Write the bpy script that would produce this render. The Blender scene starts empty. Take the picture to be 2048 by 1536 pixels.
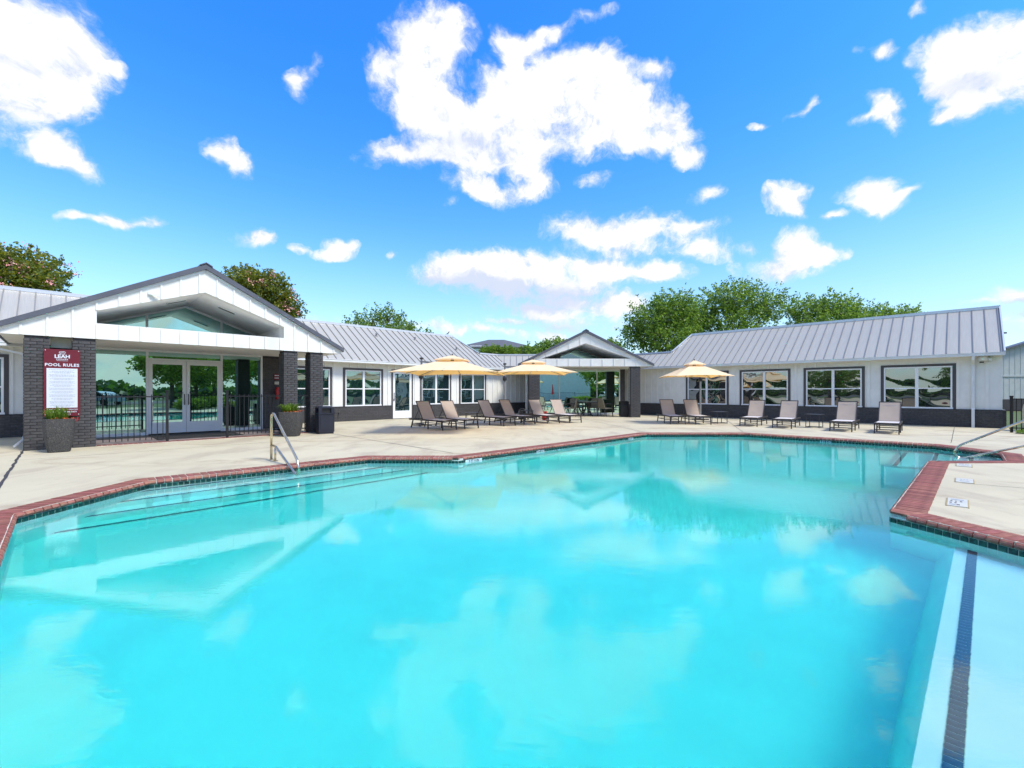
import bpy, bmesh, math, random
import numpy as np
from mathutils import Vector, Matrix, Euler
from mathutils.geometry import tessellate_polygon

random.seed(7)
RS = np.random.RandomState(7)
C = bpy.context.scene.collection
scene = bpy.context.scene
S2 = math.sqrt(2.0)
H = 1.40                      # eye height
F = 900.0                     # focal length in photo pixels (2048 wide)
HY = 784.0                    # horizon row

# ------------------------------------------------------------------ camera
cam_d = bpy.data.cameras.new("camera")
cam = bpy.data.objects.new("camera", cam_d)
C.objects.link(cam)
cam.location = (0, 0, H)
cam.rotation_euler = (math.radians(90), 0, 0)
cam_d.sensor_width = 36.0
cam_d.lens = 36.0 * F / 2048.0
cam_d.shift_y = (HY - 768.0) / 2048.0
cam_d.clip_start = 0.05
cam_d.clip_end = 2000
scene.camera = cam

# ------------------------------------------------------------------ render / exposure
scene.view_settings.view_transform = 'Standard'
scene.view_settings.look = 'None'
scene.view_settings.exposure = 1.12
scene.view_settings.gamma = 1.0
scene.view_settings.use_curve_mapping = False
cy = scene.cycles
cy.use_denoising = True
cy.max_bounces = 10
cy.diffuse_bounces = 4
cy.glossy_bounces = 5
cy.transmission_bounces = 10
cy.transparent_max_bounces = 12
cy.sample_clamp_indirect = 6.0
cy.caustics_reflective = False
cy.caustics_refractive = True

# ------------------------------------------------------------------ node helpers
def nt_new(nt, typ, **kw):
    n = nt.nodes.new(typ)
    for k, v in kw.items():
        setattr(n, k, v)
    return n
def L(nt, a, b): nt.links.new(a, b)
def math_n(nt, op, a=None, b=None, c=None, clamp=False):
    n = nt.nodes.new("ShaderNodeMath"); n.operation = op; n.use_clamp = clamp
    for i, v in enumerate((a, b, c)):
        if v is None: continue
        if isinstance(v, (int, float)): n.inputs[i].default_value = v
        else: nt.links.new(v, n.inputs[i])
    return n.outputs[0]
def mixc(nt, fac, a, b, mode='MIX'):
    n = nt.nodes.new("ShaderNodeMix"); n.data_type = 'RGBA'; n.blend_type = mode
    for s, v in ((0, fac), (6, a), (7, b)):
        if isinstance(v, (int, float)): n.inputs[s].default_value = v
        elif isinstance(v, (tuple, list)): n.inputs[s].default_value = (*v[:3], 1)
        else: nt.links.new(v, n.inputs[s])
    return n.outputs[2]
def smooth(nt, x, lo, hi, o0=0.0, o1=1.0):
    n = nt.nodes.new("ShaderNodeMapRange"); n.interpolation_type = 'SMOOTHSTEP'
    nt.links.new(x, n.inputs[0])
    n.inputs[1].default_value = lo; n.inputs[2].default_value = hi
    n.inputs[3].default_value = o0; n.inputs[4].default_value = o1
    return n.outputs[0]

# ------------------------------------------------------------------ sun
SUN_DIR = Vector((0.68, -0.38, 1.08)).normalized()      # towards the sun
elev = math.asin(SUN_DIR.z)
sd = bpy.data.lights.new("sun", 'SUN')
sd.energy = 2.2
sd.angle = math.radians(14)
sd.color = (1.0, 0.93, 0.80)
sun = bpy.data.objects.new("sun", sd)
C.objects.link(sun)
sun.rotation_euler = SUN_DIR.to_track_quat('Z', 'Y').to_euler()

# ------------------------------------------------------------------ world: Nishita sky with cumulus clouds
world = bpy.data.worlds.new("World")
scene.world = world
world.use_nodes = True
wt = world.node_tree
wt.nodes.clear()
SKY_STRENGTH = 0.13
sky = nt_new(wt, "ShaderNodeTexSky", sky_type='NISHITA')
sky.sun_disc = False
sky.sun_elevation = elev
sky.sun_rotation = math.atan2(SUN_DIR.x, SUN_DIR.y)
sky.air_density = 1.0
sky.dust_density = 0.6
sky.ozone_density = 2.2
tc = nt_new(wt, "ShaderNodeTexCoord")
DIR = tc.outputs['Generated']
hs = nt_new(wt, "ShaderNodeHueSaturation")
hs.inputs['Saturation'].default_value = 1.30
L(wt, sky.outputs[0], hs.inputs['Color'])
# elevation
sep = nt_new(wt, "ShaderNodeSeparateXYZ"); L(wt, DIR, sep.inputs[0])
# pale band of haze near the horizon over a deep blue zenith
hz = smooth(wt, sep.outputs[2], 0.0, 0.42, 1.0, 0.0)
deep = smooth(wt, sep.outputs[2], 0.10, 0.62, 0.0, 1.0)
base = mixc(wt, deep, (1.0, 1.0, 1.0), (0.46, 0.95, 1.42), 'MIX')
skyc = mixc(wt, 1.0, hs.outputs[0], base, 'MULTIPLY')
K = 1.0 / SKY_STRENGTH
hzf = math_n(wt, 'MULTIPLY', math_n(wt, 'POWER', hz, 1.9), 0.66)
skyc = mixc(wt, hzf, skyc, (0.26 * K, 0.375 * K, 0.44 * K))
# warp
n1 = nt_new(wt, "ShaderNodeTexNoise"); n1.inputs['Scale'].default_value = 4.5; n1.inputs['Detail'].default_value = 5
n1.inputs['Roughness'].default_value = 0.6
L(wt, DIR, n1.inputs['Vector'])
wsub = nt_new(wt, "ShaderNodeVectorMath", operation='SUBTRACT'); L(wt, n1.outputs['Color'], wsub.inputs[0]); wsub.inputs[1].default_value = (.5, .5, .5)
wsc = nt_new(wt, "ShaderNodeVectorMath", operation='SCALE'); L(wt, wsub.outputs[0], wsc.inputs[0]); wsc.inputs['Scale'].default_value = 0.11
wad = nt_new(wt, "ShaderNodeVectorMath", operation='ADD'); L(wt, DIR, wad.inputs[0]); L(wt, wsc.outputs[0], wad.inputs[1])
WD = wad.outputs[0]
def pdir(px, py):
    return Vector(((px - 1024) / F, 1.0, (HY - py) / F)).normalized()
def blob_nodes(blobs):
    acc = None
    for (px, py, rx, ry, ang, w) in blobs:
        a = math.radians(ang); ca, sa = math.cos(a), math.sin(a)
        c = pdir(px, py)
        e1 = (pdir(px + rx * ca, py - rx * sa) - pdir(px - rx * ca, py + rx * sa)) * .5
        e2 = (pdir(px - ry * sa, py - ry * ca) - pdir(px + ry * sa, py + ry * ca)) * .5
        r1, r2 = e1.length, e2.length
        x = e1.normalized(); y = c; z = x.cross(y).normalized(); y = z.cross(x).normalized()
        M = Matrix((x, y, z)).transposed()
        mp = wt.nodes.new("ShaderNodeMapping"); mp.vector_type = 'TEXTURE'
        mp.inputs['Location'].default_value = c
        mp.inputs['Rotation'].default_value = M.to_euler()
        mp.inputs['Scale'].default_value = (r1 * 1.34, 0.6, r2 * 1.34)
        wt.links.new(WD, mp.inputs['Vector'])
        g = wt.nodes.new("ShaderNodeTexGradient"); g.gradient_type = 'SPHERICAL'
        wt.links.new(mp.outputs[0], g.inputs[0])
        v = g.outputs['Fac']
        if rx < 62 and w < 2: w *= 1.22
        if w != 1: v = math_n(wt, 'MULTIPLY', v, w)
        acc = v if acc is None else math_n(wt, 'ADD', acc, v)
    return acc
CLOUDS = [
 # upper left bank
 (40, 60, 140, 120, 0, 1.3), (120, 100, 85, 55, -15, 1.0), (60, 180, 105, 48, -10, 1.1), (35, 225, 60, 30, 0, .8), (195, 108, 36, 14, 0, .8), (-60, 120, 150, 150, 0, 1.2),
 (110, 300, 55, 34, -30, 1.1), (165, 335, 48, 26, -30, 1.0), (75, 320, 50, 20, 0, .5),
 (420, 290, 34, 28, -40, .95), (450, 330, 40, 30, -20, 1.0),
 (605, 155, 28, 26, 30, .9), (598, 185, 18, 28, 10, .7), (632, 125, 12, 22, -10, .6),
 (150, 440, 32, 11, 0, .8), (205, 447, 45, 14, -8, .95), (255, 460, 50, 12, -5, .95), (318, 457, 30, 14, 5, 1.0),
 (500, 490, 46, 20, 5, 1.15), (515, 475, 25, 15, 0, .8), (680, 490, 34, 20, 0, 1.2), (650, 505, 30, 10, 0, .8), (600, 500, 22, 10, 0, .6), (780, 515, 14, 8, 30, .5),
 # the big central cumulus
 (855, 100, 75, 75, 0, 1.5), (900, 80, 55, 50, 0, 1.1), (830, 180, 70, 65, 0, 1.2), (870, 240, 65, 55, 0, 1.2), (800, 310, 70, 28, 8, 1.0), (760, 140, 30, 40, 0, .6),
 (1020, 90, 35, 40, 40, .75), (1060, 70, 60, 24, 10, .85), (1110, 65, 40, 22, 0, .6), (1160, 40, 45, 14, 5, .6), (1020, 130, 20, 45, -20, .6),
 (1000, 230, 95, 75, 0, 1.3), (1110, 190, 120, 85, -10, 1.7), (1160, 140, 60, 50, 0, 1.1), (1250, 220, 110, 70, -20, 1.4), (1290, 150, 50, 18, -10, .7), (1350, 270, 60, 45, -30, 1.1), (1375, 315, 36, 22, 10, 1.0), (1000, 300, 110, 45, 0, 1.2), (960, 275, 90, 50, 0, 1.0), (1060, 345, 40, 40, 0, .6),
 (1170, 275, 120, 46, 0, 1.2), (1290, 275, 80, 34, -12, 1.0), (890, 310, 90, 26, 0, .9),
 (930, 365, 60, 26, -10, 1.2), (1000, 385, 70, 26, -5, 1.2), (1080, 375, 38, 20, 0, .8), (895, 410, 16, 12, 0, .5), (1190, 360, 30, 14, 0, .6), (1300, 318, 20, 12, 0, .5),
 (1405, 395, 32, 18, 15, 1.0), (1150, 455, 55, 32, -10, 1.0), (1210, 470, 60, 26, -10, 1.0), (1300, 460, 75, 32, 0, 1.2), (1390, 455, 50, 14, 5, .8), (1400, 495, 60, 26, 0, 1.1), (1290, 500, 60, 14, 0, .7),
 # long flat bottomed cloud above the centre
 (880, 545, 60, 26, 5, 1.1), (1000, 535, 110, 34, 6, 1.3), (1130, 530, 110, 38, 0, 1.4), (1250, 535, 90, 26, -5, 1.2), (1340, 545, 45, 20, 0, 1.0), (1010, 575, 150, 26, -5, 1.1), (1160, 570, 80, 28, 0, .8),
 (1060, 615, 80, 14, -4, .9), (1180, 610, 110, 20, 0, 1.1), (1010, 640, 35, 7, 0, .6), (1250, 600, 60, 20, 0, .8), (1120, 640, 150, 18, 0, .7),
 (880, 655, 110, 14, -4, .8), (1000, 660, 100, 10, 0, .6), (1120, 668, 120, 12, 0, .7), (700, 640, 90, 10, 0, .45),
 # right side
 (1960, 90, 130, 62, 12, 1.6), (1900, 110, 90, 50, 0, 1.1), (2060, 130, 110, 90, 0, 1.4), (1960, 170, 90, 40, 0, 1.0), (1920, 220, 60, 34, 0, 1.0), (2030, 180, 70, 40, 0, .9), (1870, 235, 25, 16, 0, .6),
 (1748, 102, 26, 18, 0, 1.0), (1750, 205, 48, 20, -10, 1.0), (1770, 240, 40, 28, -40, 1.0), (1720, 245, 45, 12, 10, .7), (1585, 230, 40, 9, 25, .7), (1520, 252, 26, 7, 0, .55), (1610, 210, 18, 10, 50, .5), (1700, 100, 14, 10, 0, .4), (1825, 12, 18, 16, 0, .6),
 (1570, 400, 46, 30, 0, 1.2), (1600, 425, 34, 14, -15, .9), (1740, 385, 60, 26, 5, 1.1), (1765, 410, 48, 24, 0, 1.2), (1815, 395, 26, 10, 20, .8), (1678, 434, 26, 12, 0, 1.0),
 (1610, 490, 55, 34, -10, 1.1), (1560, 535, 90, 28, -4, 1.2), (1640, 520, 60, 24, 5, 1.1), (1510, 490, 30, 12, 0, .7),
 (2030, 600, 60, 18, 0, 1.1), (2060, 640, 90, 26, 0, 1.0), (1960, 612, 40, 8, 0, .5),
]
SHADES = [(960, 588, 170, 32, -6, 1.9), (1080, 580, 140, 28, 0, 1.3), (1000, 290, 170, 60, 0, .35), (850, 300, 100, 50, 0, .35), (1960, 175, 130, 50, 0, .5), (1120, 645, 140, 16, 0, .7), (2050, 625, 60, 24, 0, 1.6), (40, 130, 110, 18, 5, .55), (40, 225, 70, 14, 0, .5), (1900, 160, 90, 26, 0, .5), (1560, 545, 60, 14, 0, .4), (930, 270, 60, 20, 0, .3)]
n2 = nt_new(wt, "ShaderNodeTexNoise"); n2.inputs['Scale'].default_value = 15; n2.inputs['Detail'].default_value = 7; n2.inputs['Roughness'].default_value = 0.68
L(wt, WD, n2.inputs['Vector'])
nsh = nt_new(wt, "ShaderNodeTexNoise"); nsh.inputs['Scale'].default_value = 15; nsh.inputs['Detail'].default_value = 3
off = nt_new(wt, "ShaderNodeVectorMath", operation='ADD'); L(wt, WD, off.inputs[0]); off.inputs[1].default_value = (0.010, -0.005, 0.022)
L(wt, off.outputs[0], nsh.inputs['Vector'])
nz = math_n(wt, 'SUBTRACT', n2.outputs['Fac'], 0.5)
rel = math_n(wt, 'SUBTRACT', nsh.outputs['Fac'], n2.outputs['Fac'])
# clouds elsewhere in the sky (out of view; cover thickened to whiten the ambient light)
n3 = nt_new(wt, "ShaderNodeTexNoise"); n3.inputs['Scale'].default_value = 3.2; n3.inputs['Detail'].default_value = 3; n3.inputs['Roughness'].default_value = 0.55
L(wt, WD, n3.inputs['Vector'])
gen0 = smooth(wt, n3.outputs['Fac'], 0.42, 0.60, 0.0, 1.0)
CW = 0.515 * K
def sky_branch(blobs, shades):
    if blobs:
        front = smooth(wt, sep.outputs[1], 0.30, 0.50, 1.0, 0.0)
        upm = smooth(wt, sep.outputs[2], 0.70, 0.80, 0.0, 1.0)
        D = math_n(wt, 'ADD', blob_nodes(blobs), math_n(wt, 'MULTIPLY', gen0, math_n(wt, 'MAXIMUM', front, upm)))
    else: D = gen0
    D = math_n(wt, 'MINIMUM', D, 1.12)
    amp = smooth(wt, D, 0.2, 1.1, 3.0, 2.6)
    den2 = math_n(wt, 'ADD', math_n(wt, 'MULTIPLY', nz, amp), D)
    mask = smooth(wt, den2, 0.12, 1.08)
    veil = math_n(wt, 'MULTIPLY', smooth(wt, math_n(wt, 'MULTIPLY_ADD', nz, 2.6, D), 0.0, 0.8), 0.38)
    gate = smooth(wt, D, 0.0, 0.14)
    mask = math_n(wt, 'MULTIPLY', math_n(wt, 'MAXIMUM', mask, veil), gate)
    sh = math_n(wt, 'MULTIPLY', smooth(wt, rel, -0.05, 0.24), 0.55)
    sh = math_n(wt, 'ADD', sh, smooth(wt, den2, 0.55, 1.45, 0.42, 0.0))
    if shades: sh = math_n(wt, 'ADD', sh, blob_nodes(shades))
    sh = smooth(wt, sh, 0.10, 1.25)
    ccol = mixc(wt, sh, (CW, CW * .995, CW * .99), (0.33 * K, 0.365 * K, 0.45 * K))
    bg = nt_new(wt, "ShaderNodeBackground"); bg.inputs['Strength'].default_value = SKY_STRENGTH
    L(wt, mixc(wt, mask, skyc, ccol), bg.inputs['Color'])
    return bg.outputs[0]
# the sky is evaluated sector by sector (only to save time: neighbouring sectors list the same clouds near their border)
def sel(bl, lo, hi): return [b for b in bl if b[0] + b[2]*1.7 + 70 > lo and b[0] - b[2]*1.7 - 70 < hi]
EDG = [-1e9, 560, 1000, 1480, 1e9]
ratio = math_n(wt, 'DIVIDE', sep.outputs[0], math_n(wt, 'MAXIMUM', sep.outputs[1], 0.001))
out = sky_branch(sel(CLOUDS, EDG[0], EDG[1]), sel(SHADES, EDG[0], EDG[1]))
for lo, hi in zip(EDG[1:-1], EDG[2:]):
    mx = nt_new(wt, "ShaderNodeMixShader")
    L(wt, math_n(wt, 'GREATER_THAN', ratio, (lo-1024)/F), mx.inputs[0]); L(wt, out, mx.inputs[1]); L(wt, sky_branch(sel(CLOUDS, lo, hi), sel(SHADES, lo, hi)), mx.inputs[2]); out = mx.outputs[0]
mx = nt_new(wt, "ShaderNodeMixShader")
L(wt, math_n(wt, 'GREATER_THAN', sep.outputs[1], 0.30), mx.inputs[0]); L(wt, sky_branch([], []), mx.inputs[1]); L(wt, out, mx.inputs[2]); out = mx.outputs[0]
wo = nt_new(wt, "ShaderNodeOutputWorld"); L(wt, out, wo.inputs['Surface'])
world.cycles.sampling_method = 'MANUAL'
world.cycles.sample_map_resolution = 512

# ------------------------------------------------------------------ materials
def s2l(r, g, b):
    f = lambda c: (c / 255 / 12.92) if c / 255 <= 0.04045 else ((c / 255 + 0.055) / 1.055) ** 2.4
    return (f(r), f(g), f(b))
def mat(name, col, rough=0.6, metal=0.0, var=0.0, vscale=3.0, bump=0.0, bscale=40.0, spec=None, col2=None, c2scale=2.0, c2lo=.5, c2hi=.7, coords='Object', stretch=None):
    m = bpy.data.materials.new(name); m.use_nodes = True
    nt = m.node_tree; p = nt.nodes['Principled BSDF']
    p.inputs['Roughness'].default_value = rough; p.inputs['Metallic'].default_value = metal
    if spec is not None: p.inputs['Specular IOR Level'].default_value = spec
    t = nt.nodes.new("ShaderNodeTexCoord"); vec = t.outputs[coords]
    geo = None
    if coords == 'World':
        pass
    if stretch:
        mp = nt.nodes.new("ShaderNodeMapping"); mp.inputs['Scale'].default_value = stretch
        nt.links.new(vec, mp.inputs[0]); vec = mp.outputs[0]
    c = None
    if var > 0:
        n = nt.nodes.new("ShaderNodeTexNoise"); n.inputs['Scale'].default_value = vscale; n.inputs['Detail'].default_value = 6
        nt.links.new(vec, n.inputs['Vector'])
        lo = tuple(x * (1 - var) for x in col); hi = tuple(min(1, x * (1 + var)) for x in col)
        c = mixc(nt, smooth(nt, n.outputs['Fac'], .3, .7), lo, hi)
    if col2 is not None:
        n = nt.nodes.new("ShaderNodeTexNoise"); n.inputs['Scale'].default_value = c2scale; n.inputs['Detail'].default_value = 8; n.inputs['Roughness'].default_value = .65
        nt.links.new(vec, n.inputs['Vector'])
        c = mixc(nt, smooth(nt, n.outputs['Fac'], c2lo, c2hi), c if c is not None else col, col2)
    if c is None: p.inputs['Base Color'].default_value = (*col, 1)
    else: nt.links.new(c, p.inputs['Base Color'])
    if bump > 0:
        n = nt.nodes.new("ShaderNodeTexNoise"); n.inputs['Scale'].default_value = bscale; n.inputs['Detail'].default_value = 4
        nt.links.new(vec, n.inputs['Vector'])
        b = nt.nodes.new("ShaderNodeBump"); b.inputs['Strength'].default_value = bump; b.inputs['Distance'].default_value = .01
        nt.links.new(n.outputs['Fac'], b.inputs['Height']); nt.links.new(b.outputs[0], p.inputs['Normal'])
    return m
def per_object_tint(m, amt=0.25, hue=0.0):
    """each piece of a kind gets its own slightly different shade"""
    nt = m.node_tree; p = nt.nodes['Principled BSDF']
    oi = nt.nodes.new("ShaderNodeObjectInfo")
    geo = nt.nodes.new("ShaderNodeNewGeometry")
    r = math_n(nt, 'FRACT', math_n(nt, 'ADD', oi.outputs['Random'], geo.outputs['Random Per Island']))
    v = nt.nodes.new("ShaderNodeHueSaturation")
    mr = nt.nodes.new("ShaderNodeMapRange"); nt.links.new(r, mr.inputs[0]); mr.inputs[3].default_value = 1 - amt; mr.inputs[4].default_value = 1 + amt
    nt.links.new(mr.outputs[0], v.inputs['Value'])
    inp = p.inputs['Base Color']
    if inp.is_linked:
        s = inp.links[0].from_socket; nt.links.new(s, v.inputs['Color'])
    else: v.inputs['Color'].default_value = inp.default_value
    if hue:
        m2 = nt.nodes.new("ShaderNodeMapRange"); nt.links.new(math_n(nt, 'FRACT', math_n(nt, 'MULTIPLY', r, 7.3)), m2.inputs[0]); m2.inputs[3].default_value = .5 - hue; m2.inputs[4].default_value = .5 + hue
        nt.links.new(m2.outputs[0], v.inputs['Hue'])
    nt.links.new(v.outputs[0], inp)
    return m

M = {}
M['white'] = mat('white_siding', (.72, .72, .685), .55, var=.04, vscale=2.5, bump=.15, bscale=60, col2=(.645, .64, .59), c2scale=.9)
M['soffit'] = mat('soffit_paint', (.80, .80, .77), .7, var=.04)
M['trimwhite'] = mat('white_frame', (.74, .76, .77), .35)
M['alu'] = mat('painted_aluminium', (.70, .72, .72), .35, metal=.1)
M['dark'] = mat('charcoal_trim', (.055, .05, .052), .5)
M['gutter'] = mat('gutter_white', (.66, .68, .68), .4, var=.05)
M['brick'] = per_object_tint(mat('charcoal_brick', (.050, .0485, .050), .62, var=.22, vscale=14, bump=.5, bscale=55), .16)
M['mortar'] = mat('painted_mortar', (.036, .034, .038), .8, var=.2, vscale=12, bump=.4)
M['redbrick'] = per_object_tint(mat('red_coping_brick', (.235, .084, .064), .75, spec=.25, var=.25, vscale=9, bump=.35, bscale=70, col2=(.35, .175, .115), c2scale=5, c2lo=.48, c2hi=.75), .17, .008)
M['redbrick2'] = per_object_tint(mat('red_paving_brick', (.22, .060, .045), .6, var=.25, vscale=9, bump=.3), .2, .01)
M['grout'] = mat('pale_grout', (.52, .47, .38), .85, var=.2, vscale=8, bump=.3)
M['tile'] = per_object_tint(mat('green_glazed_tile', (.003, .040, .034), .22, var=.35, vscale=20), .45, .02)
M['tilegrout'] = mat('tile_grout', (.40, .50, .44), .8, var=.15, vscale=20)
M['navytile'] = mat('navy_step_tile', (.035, .075, .12), .3, var=.3, vscale=20)
M['roofdark'] = mat('dark_roof_edge', (.085, .092, .115), .45, var=.1)
M['seam'] = mat('roof_seam', (.21, .21, .21), .5, metal=.1)  # rib grey darkened to paint in the shade on the rib sides
M['ridge'] = mat('ridge_cap', (.60, .63, .67), .35, metal=.4)
M['fence'] = mat('black_iron', (.010, .010, .013), .35)
M['steel'] = mat('stainless_steel', (.62, .54, .39), .18, metal=1.0, var=.15, vscale=6)
M['oxid'] = mat('oxidised_steel', (.22, .30, .27), .35, metal=.8, var=.3, vscale=20)
M['frame'] = mat('bronze_frame', (.035, .030, .032), .38)
M['binblue'] = mat('dark_navy_plastic', (.013, .016, .030), .42, var=.2)
M['black'] = mat('black_plastic', (.012, .012, .013), .5)
M['maroon'] = mat('maroon_sign', (.125, .008, .018), .35)
M['signwhite'] = mat('sign_white', (.60, .64, .70), .4)
M['ink'] = mat('grey_ink', (.25, .28, .33), .6)
M['inkblack'] = mat('black_ink', (.02, .02, .025), .6)
M['red'] = mat('red_paint', (.45, .012, .012), .3)
M['umb_gray'] = mat('grey_mast', (.30, .30, .29), .4, metal=.3)
M['soil'] = mat('soil', (.03, .02, .013), .95, bump=.6)
M['bark'] = mat('bark', (.10, .075, .055), .9, var=.35, vscale=6, bump=.8, bscale=12, stretch=(1, 1, .25))
M['planter'] = mat('pebbled_planter', (.042, .041, .040), .8, var=.5, vscale=60, bump=1.0, bscale=55, col2=(.13, .125, .115), c2scale=70, c2lo=.52, c2hi=.62)
M['plate'] = mat('deck_plate', (.50, .49, .42), .4, var=.05)
M['plateedge'] = mat('deck_plate_edge', (.33, .26, .13), .8)
M['asphalt'] = mat('asphalt', (.06, .06, .062), .9, var=.2, vscale=4, bump=.3)
M['grass'] = mat('grass', (.060, .105, .022), .9, var=.45, vscale=5, bump=.8, bscale=30, col2=(.12, .09, .04), c2scale=.7)
M['farroof'] = mat('far_shingles', (.085, .09, .105), .8, var=.2, vscale=5)
M['farwall'] = mat('far_siding', (.40, .43, .42), .7, var=.06)
M['chair'] = mat('olive_wicker', (.20, .18, .13), .7, var=.3, vscale=30)
M['carpaint'] = mat('car_paint', (.6, .62, .64), .2)
M['cardark'] = mat('car_paint_dark', (.03, .04, .07), .2)
M['cream'] = mat('cream_housing', (.50, .47, .36), .6, var=.08)
M['mat'] = mat('rubber_mat', (.012, .012, .013), .85, bump=.5)
M['porch'] = mat('porch_paving', (.20, .16, .15), .6, var=.3, vscale=5, bump=.3)
M['petal_pink'] = mat('pink_pods', (.62, .27, .25), .7, var=.35, vscale=2, col2=(.50, .46, .26), c2scale=1.6)
M['petal_red'] = mat('red_petals', (.55, .03, .02), .6)
M['petal_orange'] = mat('orange_petals', (.65, .17, .03), .6)
M['bird'] = mat('bird_feathers', (.03, .03, .035), .7)

# weathered deck concrete
def deck_material():
    m = bpy.data.materials.new('deck_concrete'); m.use_nodes = True
    nt = m.node_tree; p = nt.nodes['Principled BSDF']; p.inputs['Roughness'].default_value = .75
    t = nt.nodes.new("ShaderNodeTexCoord"); v = t.outputs['Object']
    def noise(sc, det=8, ro=.6, st=None, dist=0):
        vec = v
        if st:
            mp = nt.nodes.new("ShaderNodeMapping"); mp.inputs['Scale'].default_value = st[:3]; mp.inputs['Rotation'].default_value = (0, 0, st[3])
            nt.links.new(v, mp.inputs[0]); vec = mp.outputs[0]
        n = nt.nodes.new("ShaderNodeTexNoise"); n.inputs['Scale'].default_value = sc; n.inputs['Detail'].default_value = det
        n.inputs['Roughness'].default_value = ro; n.inputs['Distortion'].default_value = dist
        nt.links.new(vec, n.inputs['Vector']); return n.outputs['Fac']
    c = mixc(nt, smooth(nt, noise(.35), .35, .65), (.43, .38, .25), (.50, .445, .30))
    c = mixc(nt, smooth(nt, noise(1.3, st=(1, .35, 1, .75)), .48, .66, 0, .75), c, (.34, .28, .19))
    c = mixc(nt, smooth(nt, noise(.55, st=(.6, 1.6, 1, -.7), dist=1.2), .55, .66, 0, .75), c, (.30, .23, .14))
    c = mixc(nt, smooth(nt, noise(3.0, 10, .7), .60, .72, 0, .5), c, (.30, .26, .20))
    c = mixc(nt, smooth(nt, noise(26, 4, .8), .64, .72, 0, .45), c, (.22, .19, .15))
    c = mixc(nt, smooth(nt, noise(90, 3, .8), .35, .7, 0, .28), c, (.60, .56, .48))
    nt.links.new(c, p.inputs['Base Color'])
    b = nt.nodes.new("ShaderNodeBump"); b.inputs['Strength'].default_value = .35; b.inputs['Distance'].default_value = .006
    nt.links.new(noise(70, 6, .7), b.inputs['Height']); nt.links.new(b.outputs[0], p.inputs['Normal'])
    return m
M['deck'] = deck_material()

def roof_material(name, col):
    m = bpy.data.materials.new(name); m.use_nodes = True
    nt = m.node_tree; p = nt.nodes['Principled BSDF']
    p.inputs['Metallic'].default_value = .15; p.inputs['Roughness'].default_value = .42
    t = nt.nodes.new("ShaderNodeTexCoord")
    mp = nt.nodes.new("ShaderNodeMapping"); mp.inputs['Scale'].default_value = (26, 1.2, 1.2); nt.links.new(t.outputs['Object'], mp.inputs[0])
    n = nt.nodes.new("ShaderNodeTexNoise"); n.inputs['Scale'].default_value = 1.0; n.inputs['Detail'].default_value = 5; nt.links.new(mp.outputs[0], n.inputs['Vector'])
    n2 = nt.nodes.new("ShaderNodeTexNoise"); n2.inputs['Scale'].default_value = .8; n2.inputs['Detail'].default_value = 6; nt.links.new(t.outputs['Object'], n2.inputs['Vector'])
    oi = nt.nodes.new("ShaderNodeObjectInfo")
    c = mixc(nt, smooth(nt, n.outputs['Fac'], .3, .7), tuple(x * .90 for x in col), col)
    c = mixc(nt, smooth(nt, n2.outputs['Fac'], .5, .8, 0, .35), c, tuple(x * .75 for x in col))
    c = mixc(nt, math_n(nt, 'MULTIPLY', oi.outputs['Random'], .10), c, tuple(x * .6 for x in col))
    nt.links.new(c, p.inputs['Base Color'])
    b = nt.nodes.new("ShaderNodeBump"); b.inputs['Strength'].default_value = .18; b.inputs['Distance'].default_value = .01
    nt.links.new(n.outputs['Fac'], b.inputs['Height']); nt.links.new(b.outputs[0], p.inputs['Normal'])
    return m
M['roof'] = roof_material('standing_seam_metal', (.42, .405, .36))

def glass_material(name, tint, refl, wob, wscale, inner, inner2=None):
    """reflective tinted glazing: a mirror-like coat over a dim interior"""
    m = bpy.data.materials.new(name); m.use_nodes = True
    nt = m.node_tree; nt.nodes.clear()
    t = nt.nodes.new("ShaderNodeTexCoord")
    d = nt.nodes.new("ShaderNodeBsdfDiffuse")
    if inner2:
        n = nt.nodes.new("ShaderNodeTexNoise"); n.inputs['Scale'].default_value = 1.1; n.inputs['Detail'].default_value = 2
        nt.links.new(t.outputs['Object'], n.inputs['Vector'])
        nt.links.new(mixc(nt, smooth(nt, n.outputs['Fac'], .45, .6), inner, inner2), d.inputs['Color'])
    else: d.inputs['Color'].default_value = (*inner, 1)
    g = nt.nodes.new("ShaderNodeBsdfGlossy"); g.inputs['Roughness'].default_value = 0.004; g.inputs['Color'].default_value = (*tint, 1)
    fr = nt.nodes.new("ShaderNodeFresnel"); fr.inputs['IOR'].default_value = 1.6
    fac = math_n(nt, 'ADD', math_n(nt, 'MULTIPLY', fr.outputs[0], 1 - refl), refl, clamp=True)
    mx = nt.nodes.new("ShaderNodeMixShader"); nt.links.new(fac, mx.inputs[0]); nt.links.new(d.outputs[0], mx.inputs[1]); nt.links.new(g.outputs[0], mx.inputs[2])
    if wob > 0:
        n = nt.nodes.new("ShaderNodeTexNoise"); n.inputs['Scale'].default_value = wscale; n.inputs['Detail'].default_value = 0.0; n.inputs['Distortion'].default_value = .3
        nt.links.new(t.outputs['Object'], n.inputs['Vector'])
        b = nt.nodes.new("ShaderNodeBump"); b.inputs['Strength'].default_value = 1.0; b.inputs['Distance'].default_value = wob
        nt.links.new(n.outputs['Fac'], b.inputs['Height']); nt.links.new(b.outputs[0], g.inputs['Normal'])
    o = nt.nodes.new("ShaderNodeOutputMaterial"); nt.links.new(mx.outputs[0], o.inputs[0])
    return m
M['glass'] = glass_material('tinted_glass', (.52, .84, .78), .60, .0012, 1.0, (.012, .03, .028))
M['glass_mint'] = glass_material('pale_tinted_glass', (.66, .97, .86), .85, .0012, 1.0, (.02, .04, .035))
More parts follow.
